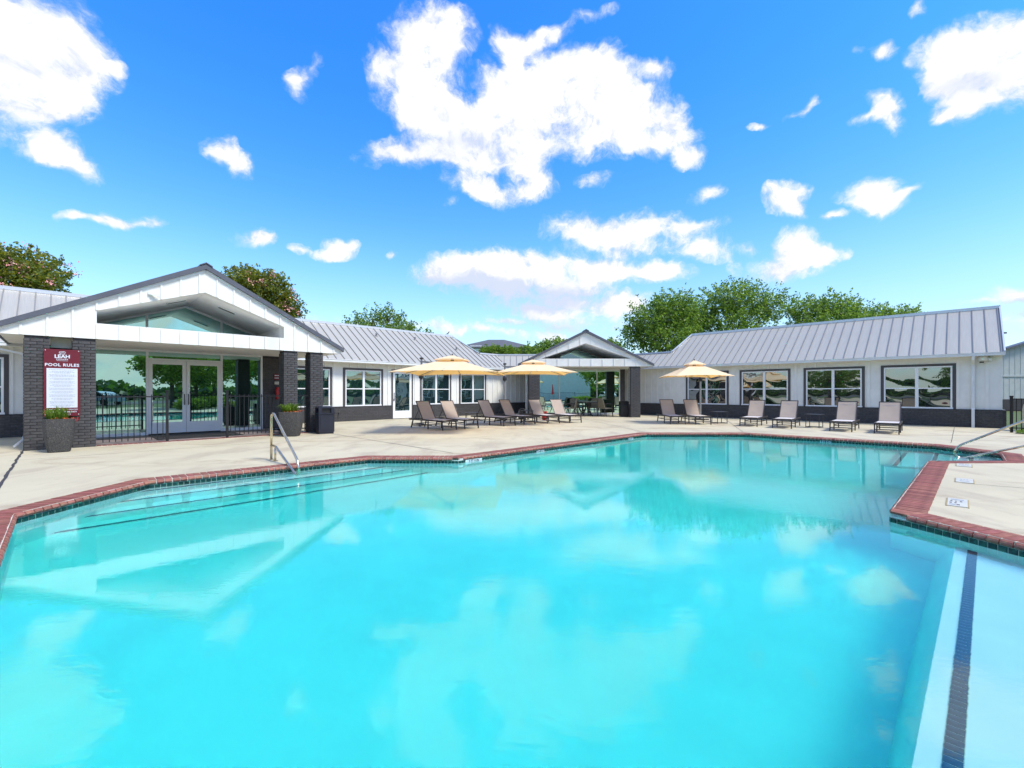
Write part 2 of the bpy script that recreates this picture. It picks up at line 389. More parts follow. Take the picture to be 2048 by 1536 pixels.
M['glass_warp'] = glass_material('warped_glass', (.62, .66, .64), .46, .012, 1.5, (.012, .016, .018), (.05, .05, .05))
M['glass_win'] = glass_material('window_glass', (.46, .64, .64), .48, .010, 1.4, (.010, .03, .035))

def fabric(name, col, trans, tcol, var=.06, rough=.9, tfac=.35, under=None):
    m = bpy.data.materials.new(name); m.use_nodes = True
    nt = m.node_tree; nt.nodes.clear()
    t = nt.nodes.new("ShaderNodeTexCoord")
    n = nt.nodes.new("ShaderNodeTexNoise"); n.inputs['Scale'].default_value = 3; n.inputs['Detail'].default_value = 5
    nt.links.new(t.outputs['Object'], n.inputs['Vector'])
    c = mixc(nt, smooth(nt, n.outputs['Fac'], .3, .7), tuple(x * (1 - var) for x in col), tuple(min(1, x * (1 + var)) for x in col))
    if under:      # underside painted orange to stand in for sunlight glowing through the cloth
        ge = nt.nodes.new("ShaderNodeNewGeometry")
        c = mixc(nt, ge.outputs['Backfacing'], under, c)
    d = nt.nodes.new("ShaderNodeBsdfDiffuse"); nt.links.new(c, d.inputs['Color'])
    tr = nt.nodes.new("ShaderNodeBsdfTranslucent"); tr.inputs['Color'].default_value = (*tcol, 1)
    mx = nt.nodes.new("ShaderNodeMixShader"); mx.inputs[0].default_value = tfac
    nt.links.new(d.outputs[0], mx.inputs[1]); nt.links.new(tr.outputs[0], mx.inputs[2])
    o = nt.nodes.new("ShaderNodeOutputMaterial"); nt.links.new(mx.outputs[0], o.inputs[0])
    return m
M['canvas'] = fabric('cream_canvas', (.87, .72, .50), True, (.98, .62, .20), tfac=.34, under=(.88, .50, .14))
M['sling'] = fabric('taupe_sling', (.50, .42, .36), True, (.56, .45, .38), tfac=.30)
M['slingseat'] = fabric('pale_sling_seat', (.60, .57, .56), True, (.40, .34, .30), tfac=.15)

def leaf_material(name, c1, c2, c3):
    m = bpy.data.materials.new(name); m.use_nodes = True
    nt = m.node_tree; nt.nodes.clear()
    geo = nt.nodes.new("ShaderNodeNewGeometry")
    cr = nt.nodes.new("ShaderNodeValToRGB")
    cr.color_ramp.elements[0].color = (*c1, 1); cr.color_ramp.elements[1].color = (*c3, 1)
    e = cr.color_ramp.elements.new(.55); e.color = (*c2, 1)
    nt.links.new(geo.outputs['Random Per Island'], cr.inputs[0])
    d = nt.nodes.new("ShaderNodeBsdfPrincipled"); nt.links.new(cr.outputs[0], d.inputs['Base Color']); d.inputs['Roughness'].default_value = .45
    tr = nt.nodes.new("ShaderNodeBsdfTranslucent")
    nt.links.new(mixc(nt, .5, cr.outputs[0], (c3[0] * 1.5, c3[1] * 1.6, c3[2])), tr.inputs['Color'])
    mx = nt.nodes.new("ShaderNodeMixShader"); mx.inputs[0].default_value = .5
    nt.links.new(d.outputs[0], mx.inputs[1]); nt.links.new(tr.outputs[0], mx.inputs[2])
    o = nt.nodes.new("ShaderNodeOutputMaterial"); nt.links.new(mx.outputs[0], o.inputs[0])
    return m
M['leaf_oak'] = leaf_material('oak_leaves', (.035, .085, .014), (.105, .205, .026), (.25, .37, .055))
M['leaf_bright'] = leaf_material('bright_leaves', (.05, .11, .012), (.12, .22, .022), (.24, .34, .04))
M['leaf_myrtle'] = leaf_material('myrtle_leaves', (.04, .085, .012), (.12, .18, .018), (.30, .28, .03))
M['leaf_dark'] = leaf_material('dark_leaves', (.012, .035, .007), (.03, .075, .012), (.07, .14, .02))

# water: clear refracting body over a pale basin, blue-green by absorption
def water_material():
    m = bpy.data.materials.new('pool_water'); m.use_nodes = True
    nt = m.node_tree; nt.nodes.clear()
    g = nt.nodes.new("ShaderNodeBsdfGlass"); g.inputs['IOR'].default_value = 1.42; g.inputs['Roughness'].default_value = 0.0
    t = nt.nodes.new("ShaderNodeTexCoord")
    mp = nt.nodes.new("ShaderNodeMapping"); mp.inputs['Scale'].default_value = (.8, 1.9, 1); mp.inputs['Rotation'].default_value = (0, 0, .25)
    nt.links.new(t.outputs['Object'], mp.inputs[0])
    n = nt.nodes.new("ShaderNodeTexNoise"); n.inputs['Scale'].default_value = 7.0; n.inputs['Detail'].default_value = 3; n.inputs['Distortion'].default_value = .5
    nt.links.new(mp.outputs[0], n.inputs['Vector'])
    nb = nt.nodes.new("ShaderNodeTexNoise"); nb.inputs['Scale'].default_value = 1.3; nb.inputs['Detail'].default_value = 2; nb.inputs['Distortion'].default_value = .4
    nt.links.new(mp.outputs[0], nb.inputs['Vector'])
    # calm and rippled patches
    nc = nt.nodes.new("ShaderNodeTexNoise"); nc.inputs['Scale'].default_value = .35; nt.links.new(t.outputs['Object'], nc.inputs['Vector'])
    amp = smooth(nt, nc.outputs['Fac'], .38, .62, .25, 1.0)
    nf = nt.nodes.new("ShaderNodeTexNoise"); nf.inputs['Scale'].default_value = 21; nf.inputs['Detail'].default_value = 2; nt.links.new(mp.outputs[0], nf.inputs['Vector'])
    h = math_n(nt, 'ADD', math_n(nt, 'MULTIPLY', math_n(nt, 'MULTIPLY', math_n(nt, 'MULTIPLY_ADD', nf.outputs['Fac'], .45, n.outputs['Fac']), amp), .09), math_n(nt, 'MULTIPLY', nb.outputs['Fac'], .05))
    b = nt.nodes.new("ShaderNodeBump"); b.inputs['Strength'].default_value = 1.0; b.inputs['Distance'].default_value = .011
    nt.links.new(h, b.inputs['Height']); nt.links.new(b.outputs[0], g.inputs['Normal'])
    o = nt.nodes.new("ShaderNodeOutputMaterial"); nt.links.new(g.outputs[0], o.inputs['Surface'])
    va = nt.nodes.new("ShaderNodeVolumeAbsorption")
    # sigma = density * (1 - color)
    va.inputs['Color'].default_value = (0.0, .975, .938, 1); va.inputs['Density'].default_value = 0.86
    nt.links.new(va.outputs[0], o.inputs['Volume'])
    return m
M['water'] = water_material()
M['plaster'] = mat('pool_plaster', (.88, .92, .90), .8, var=.04, vscale=1.2)

# ------------------------------------------------------------------ geometry helpers
I4 = Matrix.Identity(4)
FL = Matrix.Rotation(math.radians(45), 4, 'Z')       # left wing: x along the wall, y away from the pool
FR = Matrix.Rotation(math.radians(-45), 4, 'Z')      # right wing
WM = {}

class MB:
    """collects faces in world space through a frame matrix, links them as ONE mesh"""
    def __init__(s, fr=I4): s.v = []; s.f = []; s.fr = fr
    def P(s, p):
        s.v.append(tuple(s.fr @ Vector(p))); return len(s.v) - 1
    def face(s, pts): s.f.append([s.P(p) for p in pts])
    def box(s, x0, x1, y0, y1, z0, z1):
        if x0 > x1: x0, x1 = x1, x0
        if y0 > y1: y0, y1 = y1, y0
        if z0 > z1: z0, z1 = z1, z0
        i = [s.P(p) for p in ((x0,y0,z0),(x1,y0,z0),(x1,y1,z0),(x0,y1,z0),(x0,y0,z1),(x1,y0,z1),(x1,y1,z1),(x0,y1,z1))]
        for a in ((0,3,2,1),(4,5,6,7),(0,1,5,4),(1,2,6,5),(2,3,7,6),(3,0,4,7)): s.f.append([i[k] for k in a])
        return s
    def bar(s, a, b, w, h, up=(0,0,1)):
        a, b = Vector(a), Vector(b); d = (b - a).normalized(); u = Vector(up)
        if abs(d.dot(u)) > .98: u = Vector((1,0,0))
        r = d.cross(u).normalized(); u = r.cross(d).normalized()
        q = []
        for p in (a, b):
            for sx, sy in ((-1,-1),(1,-1),(1,1),(-1,1)): q.append(s.P(p + r*sx*w/2 + u*sy*h/2))
        for f in ((0,1,2,3),(7,6,5,4),(0,4,5,1),(1,5,6,2),(2,6,7,3),(3,7,4,0)): s.f.append([q[k] for k in f])
        return s
    def tube(s, pts, r, n=10, r2=None, cap=True):
        pts = [Vector(p) for p in pts]; m = len(pts); rings = []
        prev = None
        for i, p in enumerate(pts):
            d = (pts[min(i+1, m-1)] - pts[max(i-1, 0)]).normalized()
            if prev is None:
                ref = Vector((0,0,1)) if abs(d.z) < .9 else Vector((1,0,0))
                x = d.cross(ref).normalized()
            else:
                x = (prev - d * prev.dot(d)).normalized()
            prev = x; y = d.cross(x).normalized()
            rr = r if r2 is None else r + (r2 - r) * i / max(1, m - 1)
            rings.append([s.P(p + x*math.cos(2*math.pi*k/n)*rr + y*math.sin(2*math.pi*k/n)*rr) for k in range(n)])
        for a, b in zip(rings, rings[1:]):
            for k in range(n): s.f.append([a[k], b[k], b[(k+1)%n], a[(k+1)%n]])
        if cap: s.f.append(rings[0][:]); s.f.append(rings[-1][::-1])
        return s
    def lathe(s, prof, n=20, c=(0,0), sq=0.0):
        """sq > 0 pulls the round section towards a rounded square"""
        rings = []
        for r, z in prof:
            ring = []
            for k in range(n):
                a = 2*math.pi*(k+.5)/n; ca, sa = math.cos(a), math.sin(a)
                q = r * (1 + sq * (1/max(abs(ca), abs(sa)) - 1))
                ring.append(s.P((c[0]+q*ca, c[1]+q*sa, z)))
            rings.append(ring)
        for a, b in zip(rings, rings[1:]):
            for k in range(n): s.f.append([a[k], a[(k+1)%n], b[(k+1)%n], b[k]])
        s.f.append(rings[0][::-1]); s.f.append(rings[-1][:])
        return s
    def prism(s, loops, fn, t0, t1):
        """loops: outer + holes as 2D lists; fn(a,b,t)->3D point; extruded t0..t1"""
        flat = [p for l in loops for p in l]
        tris = tessellate_polygon([[Vector((a, b, 0)) for a, b in l] for l in loops])
        i0 = [s.P(fn(a, b, t0)) for a, b in flat]; i1 = [s.P(fn(a, b, t1)) for a, b in flat]
        for t in tris:
            s.f.append([i0[k] for k in t]); s.f.append([i1[k] for k in reversed(t)])
        o = 0
        for l in loops:
            n = len(l)
            for k in range(n):
                a, b = o + k, o + (k+1) % n
                s.f.append([i0[a], i0[b], i1[b], i1[a]])
            o += n
        return s
    def build(s, name, m, parent=None, org=None, recalc=True, smooth=False, rot=None):
        vs = np.array(s.v, dtype=float).reshape(-1, 3)
        if org is None:
            mn, mx = vs.min(0), vs.max(0)
            org = ((mn[0]+mx[0])/2, (mn[1]+mx[1])/2, mn[2])
        W = Matrix.Translation(Vector(org)) @ (rot if rot is not None else (s.fr.to_3x3().to_4x4() if s.fr is not I4 else I4))
        Wi = np.array(W.inverted())
        loc = vs @ Wi[:3, :3].T + Wi[:3, 3]
        me = bpy.data.meshes.new(name); me.from_pydata(loc.tolist(), [], s.f); me.update()
        if recalc:
            bm = bmesh.new(); bm.from_mesh(me); bmesh.ops.recalc_face_normals(bm, faces=bm.faces); bm.to_mesh(me); bm.free()
        if smooth:
            me.polygons.foreach_set('use_smooth', [True]*len(me.polygons))
        me.materials.append(M[m] if isinstance(m, str) else m)
        return link(name, me, parent, W)

def link(name, me, parent=None, W=I4):
    o = bpy.data.objects.new(name, me); C.objects.link(o)
    if parent is not None:
        o.parent = parent; o.matrix_basis = WM[parent.name].inverted() @ W
    else: o.matrix_basis = W
    WM[o.name] = W.copy()
    return o
def empty(name, loc=(0,0,0), rz=0.0, parent=None):
    W = Matrix.Translation(Vector(loc)) @ Matrix.Rotation(rz, 4, 'Z')
    o = link(name, None, parent, W); o.empty_display_size = .2
    return o
def tag(o, label=None, cat=None, group=None, kind=None):
    if label: o['label'] = label
    if cat: o['category'] = cat
    if group: o['group'] = group
    if kind: o['kind'] = kind
    return o
def struct(o): o['kind'] = 'structure'; return o
def stuff(o): o['kind'] = 'stuff'; return o
def copy_tree(o, W=None, parent=None):
    c = o.copy(); C.objects.link(c)
    if parent is not None: c.parent = parent; c.matrix_basis = o.matrix_basis.copy()
    else: c.matrix_basis = W
    for ch in list(o.children): copy_tree(ch, None, c)
    return c
def place(loc, rz): return Matrix.Translation(Vector(loc)) @ Matrix.Rotation(rz, 4, 'Z')
def text_mesh(s, size, extrude=.002, bold=0.0, align='CENTER', spacing=1.0):
    cu = bpy.data.curves.new('txt', 'FONT'); cu.body = s; cu.size = size; cu.extrude = extrude; cu.offset = bold
    cu.align_x = align; cu.align_y = 'CENTER'; cu.space_character = spacing; cu.resolution_u = 2
    o = bpy.data.objects.new('txt', cu); C.objects.link(o)
    dg = bpy.context.evaluated_depsgraph_get(); dg.update()
    me = bpy.data.meshes.new_from_object(o.evaluated_get(dg), depsgraph=dg)
    bpy.data.objects.remove(o); bpy.data.curves.remove(cu)
    return me
def text(name, s, size, m, parent, W, **kw):
    me = text_mesh(s, size, **kw); me.materials.clear(); me.materials.append(M[m])
    return link(name, me, parent, W)
WALLTXT = Matrix.Rotation(math.radians(90), 4, 'X')
def G(px, py, z=0.0):
    d = (H - z) * F / (py - HY); return Vector(((px-1024)/F*d, d, z))
def at(px, py, d): return Vector(((px-1024)/F*d, d, H + (HY-py)/F*d))

# ================================================================== pool outline
POOL = [(-5.72,5.17),(-5.72,7.08),(-3.07,9.57),(-1.14,9.57),(4.54,15.22),(7.85,15.22),(11.15,11.92),(11.15,10.25),(10.05,9.15),(8.45,9.13),
        (4.43,5.27),(4.72,4.10),(4.95,3.0),(2.9,.75),(-1.30,.75)]
NP = len(POOL)
def offset_poly(P, w):
    out = []
    n = len(P)
    for i in range(n):
        p0, p1, p2 = Vector(P[i-1]), Vector(P[i]), Vector(P[(i+1) % n])
        d1, d2 = (p1-p0).normalized(), (p2-p1).normalized()
        n1, n2 = Vector((-d1.y, d1.x)), Vector((-d2.y, d2.x))      # clockwise list -> left normal points outwards
        b = (n1+n2); b = b / (1 + n1.dot(n2))
        out.append(tuple(p1 + b*w))
    return out
COPW = 0.31
OUT = offset_poly(POOL, COPW)
ZW = -0.115                     # water level

# ------------------------------------------------------------------ ground sheets
deck_out = [(-26,-8.5),(14,-8.5),(17.3,4.0),(18.4,13.2),(18.0,14.6),(18.7,16.9),(24,22.2),(8,40),(-2,40),(-32,9)]
ground_out = [(-300,-300),(300,-300),(300,400),(-300,400)]
flat = lambda a, b, t: (a, b, t)
struct(MB().prism([ground_out, offset_poly(deck_out[::-1], -.15)], flat, -.045, -.06).build('lawn', 'grass'))
struct(MB().prism([deck_out, OUT], flat, 0, -.12).build('pool_deck', 'deck', org=(0,0,0)))
# expansion joints: narrow dark strips, slightly wandering
def joint(a, b, w, name='expansion_joint', z=.004):
    a, b = Vector(a), Vector(b); n = max(4, int((b-a).length / .25)); m = MB(); d = (b-a).normalized(); s = Vector((-d.y, d.x))
    L_, R_ = [], []
    for i in range(n+1):
        p = a.lerp(b, i/n); q = RS.uniform(-.3,.3)*w; ww = w*RS.uniform(.35,.62)
        L_.append((*(p + s*(ww+q)), z)); R_.append((*(p - s*(ww-q)), z))
    for i in range(n): m.face([R_[i], R_[i+1], L_[i+1], L_[i]])
    return struct(m.build(name, 'mortar'))
joint((-11.55,10.62), (-7.0,6.07), .045)
joint((-11.55,10.62), (-17.5,16.6), .02)
joint((-6.45,15.5), (-1.35,10.3), .020)
joint((4.6,15.75), (3.6,24.6), .018)
joint((8.1,15.8), (11.3,24.0), .017)
joint((-10.2,9.1), (-5.0,14.3), .017)
joint((-5.0,14.3), (2.0,20.8), .017)
joint((2.0,20.8), (12.3,20.8), .015)
joint((12.0,12.3), (17.5,17.8), .014)
joint((6.9,6.9), (13.0,3.0), .010)

# ------------------------------------------------------------------ pool basin (real depth; the water refracts it)
def basin():
    m = MB()
    top = [(x, y, -.02) for x, y in POOL]
    zf = lambda x, y: -1.35
    n = NP
    for i in range(n):
        a, b = POOL[i], POOL[(i+1) % n]
        m.face([(*a, -.02), (*b, -.02), (*b, zf(*b)), (*a, zf(*a))])
    tris = tessellate_polygon([[Vector((x, y, 0)) for x, y in POOL]])
    for t in tris: m.face([(*POOL[k], zf(*POOL[k])) for k in t])
    return struct(m.build('pool_basin', 'plaster', org=(0,0,0)))
basin()
# water body (slightly larger than the basin, so that its sides stay inside the ground)
struct(MB().prism([offset_poly(POOL, .04)], flat, ZW, -2.2).build('pool_water', 'water', org=(0,0,0)))

def surf_under(px, py, D):
    """true position of a point seen at px,py that lies D below the water surface"""
    s = G(px, py, ZW); h = Vector((s.x, s.y)); hd = h.length; th = math.atan2(hd, H - ZW)
    tw = math.asin(math.sin(th)/1.42); q = h.normalized() * (hd + D*math.tan(tw))
    return Vector((q.x, q.y, ZW - D))
# entry steps on the left, along the B-C wall; ends on the A-B wall
stepmb = []
U45 = Vector((S2/2, S2/2)); N45 = Vector((S2/2, -S2/2))
lefts = [(278,982,.16),(232,1006,.50),(187,1033,.84),(133,1064,1.18)]
B = Vector(POOL[1])
offs = []
for px, py, D in lefts:
    q = surf_under(px, py, D); offs.append((Vector((q.x, q.y)) - B).dot(N45))
offs = [max(.12, offs[0])] + offs[1:]
for i in range(1, 4): offs[i] = max(offs[i], offs[i-1] + .30)
print('step offsets', offs)
lens = [4.35, 4.75, 5.25, 5.8]
st_root = struct(empty('pool_steps', (-4.0, 7.6, -1.3)))
for i, ((px, py, D), o_) in enumerate(zip(lefts, offs)):
    z = ZW - D
    start = B + N45*o_
    # the A-B wall is x = -5.72 : slide along U45 to reach it
    t0 = (-5.72 - start.x) / U45.x
    e = start + U45*lens[i]
    p0 = start + U45*t0
    fl = [tuple(p0), tuple(e), tuple(e - N45*(o_+.02)), (B.x, B.y)]
    m = MB(); m.prism([fl], flat, z, -1.6)
    stp = m.build('step', 'plaster', st_root)
    mm = MB(); q0 = p0 - N45*.015; q1 = e - N45*.015
    a0, a1 = q0 - N45*.078, q1 - N45*.078
    t1 = (-5.715 - a0.x) / U45.x; a0 = a0 + U45*max(0, t1)
    mm.face([(*q0, z+.004), (*q1, z+.004), (*a1, z+.004), (*a0, z+.004)])
    mm.build('nosing', 'navytile', stp)
def brick_mesh(lx, ly, lz, ch, name='brick', m='brick'):
    """x: along the row, y: depth (front at -ly/2), z height; chamfered front edges"""
    b = MB(); x, y, z = lx/2, ly/2, lz/2
    bk = [(-x, y, -z), (x, y, -z), (x, y, z), (-x, y, z)]
    md = [(-x, -y+ch, -z), (x, -y+ch, -z), (x, -y+ch, z), (-x, -y+ch, z)]
    ft = [(-x+ch, -y, -z+ch), (x-ch, -y, -z+ch), (x-ch, -y, z-ch), (-x+ch, -y, z-ch)]
    i = [b.P(p) for p in bk + md + ft]
    b.f.append([i[k] for k in (3,2,1,0)][::-1])
    for k in range(4):
        b.f.append([i[k], i[(k+1)%4], i[4+(k+1)%4], i[4+k]]); b.f.append([i[4+k], i[4+(k+1)%4], i[8+(k+1)%4], i[8+k]])
    b.f.append([i[8], i[9], i[10], i[11]])
    me = bpy.data.meshes.new(name); me.from_pydata(b.v, [], b.f); me.update()
    bm = bmesh.new(); bm.from_mesh(me); bmesh.ops.recalc_face_normals(bm, faces=bm.faces); bm.to_mesh(me); bm.free()
    me.materials.append(M[m]); return me
# underwater shelf on the right with a dark nosing line
sh_root = struct(empty('pool_shelf', (4.0, 3.2, -1.4)))
zs = ZW - .35
A1 = surf_under(1945,1100,.35); A2 = surf_under(1905,1536,.35)
dd = Vector((A1.x-A2.x, A1.y-A2.y)).normalized(); nn = Vector((-dd.y, dd.x))
e0 = Vector((A2.x, A2.y)) + nn*.125 - dd*1.9; e1 = Vector((A1.x, A1.y)) + nn*.125 + dd*.22
shelf_poly = [tuple(e0), tuple(e1), (4.90,4.10), (5.10,2.95), (3.0,.60)]
sm = MB(); sm.prism([shelf_poly], flat, zs, -1.7); sm.face([(*e0, zs), (*e1, zs), (*(e1+nn*.16), -1.36), (*(e0+nn*.16), -1.36)]); sm.build('step', 'plaster', sh_root)
mm = MB(); nseg = 60
s0 = Vector((A2.x, A2.y)) - dd*1.7; s1 = Vector((A1.x, A1.y)) + dd*.15
mm.face([(*(s0 + nn*.036), zs+.003), (*(s0 - nn*.036), zs+.003), (*(s1 - nn*.036), zs+.003), (*(s1 + nn*.036), zs+.003)])
nos = mm.build('nosing', 'tilegrout', sh_root)
ntile = int((s1-s0).length/.052); nme = brick_mesh(.066, .046, .006, .001, 'tile', 'navytile')
for k_ in range(ntile):
    c_ = s0 + dd*(.026+.052*k_); link('tile', nme, nos, Matrix.Translation((c_.x, c_.y, zs+.006)) @ Matrix.Rotation(math.atan2(nn.y, nn.x), 4, 'Z'))
# steps in the far right alcove
al = struct(empty('pool_steps', (10.6, 9.9, -1.4)))
for k, (dx, D) in enumerate(((.55,.25),(1.15,.6),(1.75,.95))):
    # parallel to the F3-H edge, offset into the pool
    e = Vector((10.6, 9.7)); n_ = Vector((-S2/2, S2/2)); u_ = Vector((S2/2, S2/2))
    c = e + n_*dx
    pl = [tuple(c - u_*(1.4 if k else .9)), tuple(c + u_*(1.5 if k else 1.2)), tuple(e + u_*.78), tuple(e - u_*.78)]
    z = ZW - D
    stp = MB().prism([pl], flat, z, -1.7).build('step', 'plaster', al)
    a, b = Vector(pl[0]), Vector(pl[1])
    q = MB(); q.face([(*(a - n_*.02), z+.004), (*(b - n_*.02), z+.004), (*(b - n_*.10), z+.004), (*(a - n_*.10), z+.004)]); q.build('nosing', 'navytile', stp)

# ------------------------------------------------------------------ coping bricks and waterline tiles, piece by piece
def coping_profile(w):
    # cross section (outward distance o, z): bullnose over the water
    return [(w, -.05), (w, .006), (.05, .010), (.012, .004), (-.018, -.012), (-.030, -.032), (-.022, -.052), (0.0, -.062)]
PITCH = .1015; BW = .0890
def coping_mesh():
    b = MB(); pr = coping_profile(COPW)
    r0 = [b.P((-BW/2, o, z)) for o, z in pr]; r1 = [b.P((BW/2, o, z)) for o, z in pr]
    n = len(pr)
    for k in range(n): b.f.append([r0[k], r0[(k+1)%n], r1[(k+1)%n], r1[k]])
    b.f.append(r0[:]); b.f.append(r1[::-1])
    me = bpy.data.meshes.new('coping_brick'); me.from_pydata(b.v, [], b.f); me.update()
    bm = bmesh.new(); bm.from_mesh(me); bmesh.ops.recalc_face_normals(bm, faces=bm.faces); bm.to_mesh(me); bm.free()
    me.materials.append(M['redbrick']); return me
COPM = coping_mesh()
TP = .0755; TW = .067
TILEM = brick_mesh(TW, .012, .070, .003, 'tile', 'tile')
coping = struct(empty('pool_coping', (0, 9.5, 0)))
tileband = struct(empty('waterline_tiles', (0, 9.5, -.1)))
cop_list, tile_list, wedge = [], [], []
for i in range(NP):
    a, b = Vector(POOL[i]), Vector(POOL[(i+1) % NP]); d = (b-a); Ln = d.length; d.normalize(); nrm = Vector((-d.y, d.x))
    def turn(j):
        p0, p1, p2 = Vector(POOL[j-1]), Vector(POOL[j % NP]), Vector(POOL[(j+1) % NP])
        u, v = (p1-p0).normalized(), (p2-p1).normalized()
        return math.atan2(u.x*v.y - u.y*v.x, u.dot(v))     # >0 left turn (reflex for the pool, coping overlaps)
    t0, t1 = turn(i), turn(i+1)
    s0 = COPW*math.tan(t0/2) if t0 > 0 else 0; s1 = COPW*math.tan(t1/2) if t1 > 0 else 0
    span = Ln - s0 - s1; n = max(1, round(span/PITCH)); p = span/n
    ang = math.atan2(d.y, d.x)
    for k in range(n):
        c = a + d*(s0 + (k+.5)*p)
        cop_list.append((c, ang, p/PITCH))
    n = max(1, round(Ln/TP)); p = Ln/n
    for k in range(n):
        tile_list.append((a + d*((k+.5)*p), ang, p/TP, nrm, i))
    # corner piece at the end of this edge
    q1 = b - d*s1; d2 = (Vector(POOL[(i+2) % NP]) - b).normalized(); n2 = Vector((-d2.y, d2.x))
    if t1 < -.05: wedge.append([tuple(b - d*0), tuple(b + nrm*COPW), OUT[(i+1) % NP], tuple(b + n2*COPW)])
    elif t1 > .05: wedge.append([tuple(b), tuple(b - d*s1), OUT[(i+1) % NP], tuple(b + d2*s1)])
def visible_key(c):   # how large it shows: near and in front of the camera
    x, y = c.x, c.y
    if y < .4 or abs(x/y) > 1.16 or (1.4*F/y + HY) > 1560: return 1e9
    return math.hypot(x, y)
cop_list.sort(key=lambda t: visible_key(t[0])); tile_list.sort(key=lambda t: visible_key(t[0]))
def spawn(list_, limit, me, name, parent, zc, off, jit):
    rest = []
    for k, t in enumerate(list_):
        c, ang, sx = t[0], t[1], t[2]
        nrm = Vector((-math.sin(ang), math.cos(ang)))
        W = Matrix.Translation(Vector((c.x + nrm.x*(off+RS.uniform(-jit, jit)), c.y + nrm.y*(off+RS.uniform(-jit, jit)), zc + RS.uniform(-jit, jit)*.5))) @ Matrix.Rotation(ang + RS.uniform(-1,1)*jit*2, 4, 'Z') @ Matrix.Diagonal((sx, 1, 1, 1))
        if k < limit: link(name, me, parent, W)
        else: rest.append(W)
    if rest:
        vv = np.array([v.co[:] for v in me.vertices]); ff = [list(p.vertices) for p in me.polygons]; m = MB(); o = 0
        for W in rest:
            Wn = np.array(W); q = vv @ Wn[:3,:3].T + Wn[:3,3]
            m.v.extend(map(tuple, q)); m.f.extend([[i_+o for i_ in f] for f in ff]); o += len(vv)
        ob = stuff(m.build(name+'_row', me.materials[0], parent, recalc=False))
spawn(cop_list, 300, COPM, 'brick', coping, 0.0, 0.0, .003)
spawn(tile_list, 300, TILEM, 'tile', tileband, -.102, -.004, .0012)
for w in wedge:
    m = MB(); m.prism([w], flat, .006, -.05); m.build('corner_brick', 'redbrick', coping)
# grout bed under the bricks and behind the tiles
m = MB(); m.prism([OUT, offset_poly(POOL, .002)], flat, .002, -.055); m.build('grout_bed', 'grout', coping)
m = MB(); m.prism([offset_poly(POOL, .002), offset_poly(POOL, -.002)], flat, -.057, -.150); m.build('grout_backing', 'tilegrout', tileband)
# depth marks on the waterline: white tiles with black letters
def depth_mark(px, py, s, size=.052):
    p = G(px, py, 0)
    best = min(tile_list, key=lambda t: (t[0]-Vector((p.x, p.y))).length)
    c, ang, _, nrm, i_ = best
    fr = Matrix.Translation(Vector((c.x - nrm.x*.012, c.y - nrm.y*.012, -.102))) @ Matrix.Rotation(ang, 4, 'Z')
    m = MB(fr); n = len(s)
    m.box(-n*.026, n*.026, -.003, .004, -.034, .034)
    o = m.build('depth_mark', 'signwhite' if px < 1000 else 'tile', tileband)
    text('lettering', s, size*1.35, 'inkblack' if px < 1000 else 'signwhite', o, fr @ Matrix.Translation((0, -.0045, 0)) @ WALLTXT, bold=.002, extrude=.001, spacing=1.05)
depth_mark(945, 912, "3 FT 0 IN"); depth_mark(1082, 895, "4 FT 0 IN"); depth_mark(1262, 871, "5 FT 0 IN"); depth_mark(1652, 877, "4 FT 0 IN")

# deck plates on the peninsula
def deck_plate(px, py, w, h, lines, label):
    p = G(px, py); r = math.radians(-45)
    fr = place((p.x, p.y, 0), r)
    m = MB(fr); m.box(-w/2, w/2, -h/2, h/2, .0, .010)
    o = m.build('deck_marker', 'plate'); tag(o, label, 'deck marker', 'deck markers on the coping peninsula')
    e = MB(fr); e.box(-w/2-.014, -w/2, -h/2-.01, h/2, 0, .007); e.box(w/2, w/2+.014, -h/2-.01, h/2, 0, .007); e.build('rim', 'plateedge', o)
    for k, row in enumerate(lines):          # worn print, too faint to read in the photograph
        y = h/2 - h*(k+.8)/(len(lines)+.6)
        for xa, xb, dk in row:
            MB(fr).box(-w/2+w*xa, -w/2+w*xb, y-h*.045, y+h*.045, .0102, .0115).build('print_mark', 'inkblack' if dk else 'ink', o)
deck_plate(1928, 931, .20, .42, [[(.18,.26,1),(.34,.50,0),(.56,.84,0)], [(.30,.62,0),(.66,.80,0)]], 'farthest white deck marker, nearest the handrail')
deck_plate(1929, 962, .19, .44, [[(.25,.36,0),(.44,.52,0),(.62,.70,0)], [(.22,.78,0)]], 'middle white deck marker with faint worn print')
deck_plate(1915, 1006, .18, .54, [[(.16,.82,0)], [(.14,.24,1),(.38,.46,1),(.62,.74,1)], [(.10,.22,1),(.35,.46,1)], [(.10,.42,0),(.46,.62,1)]], 'nearest white deck marker with three lines of black print')

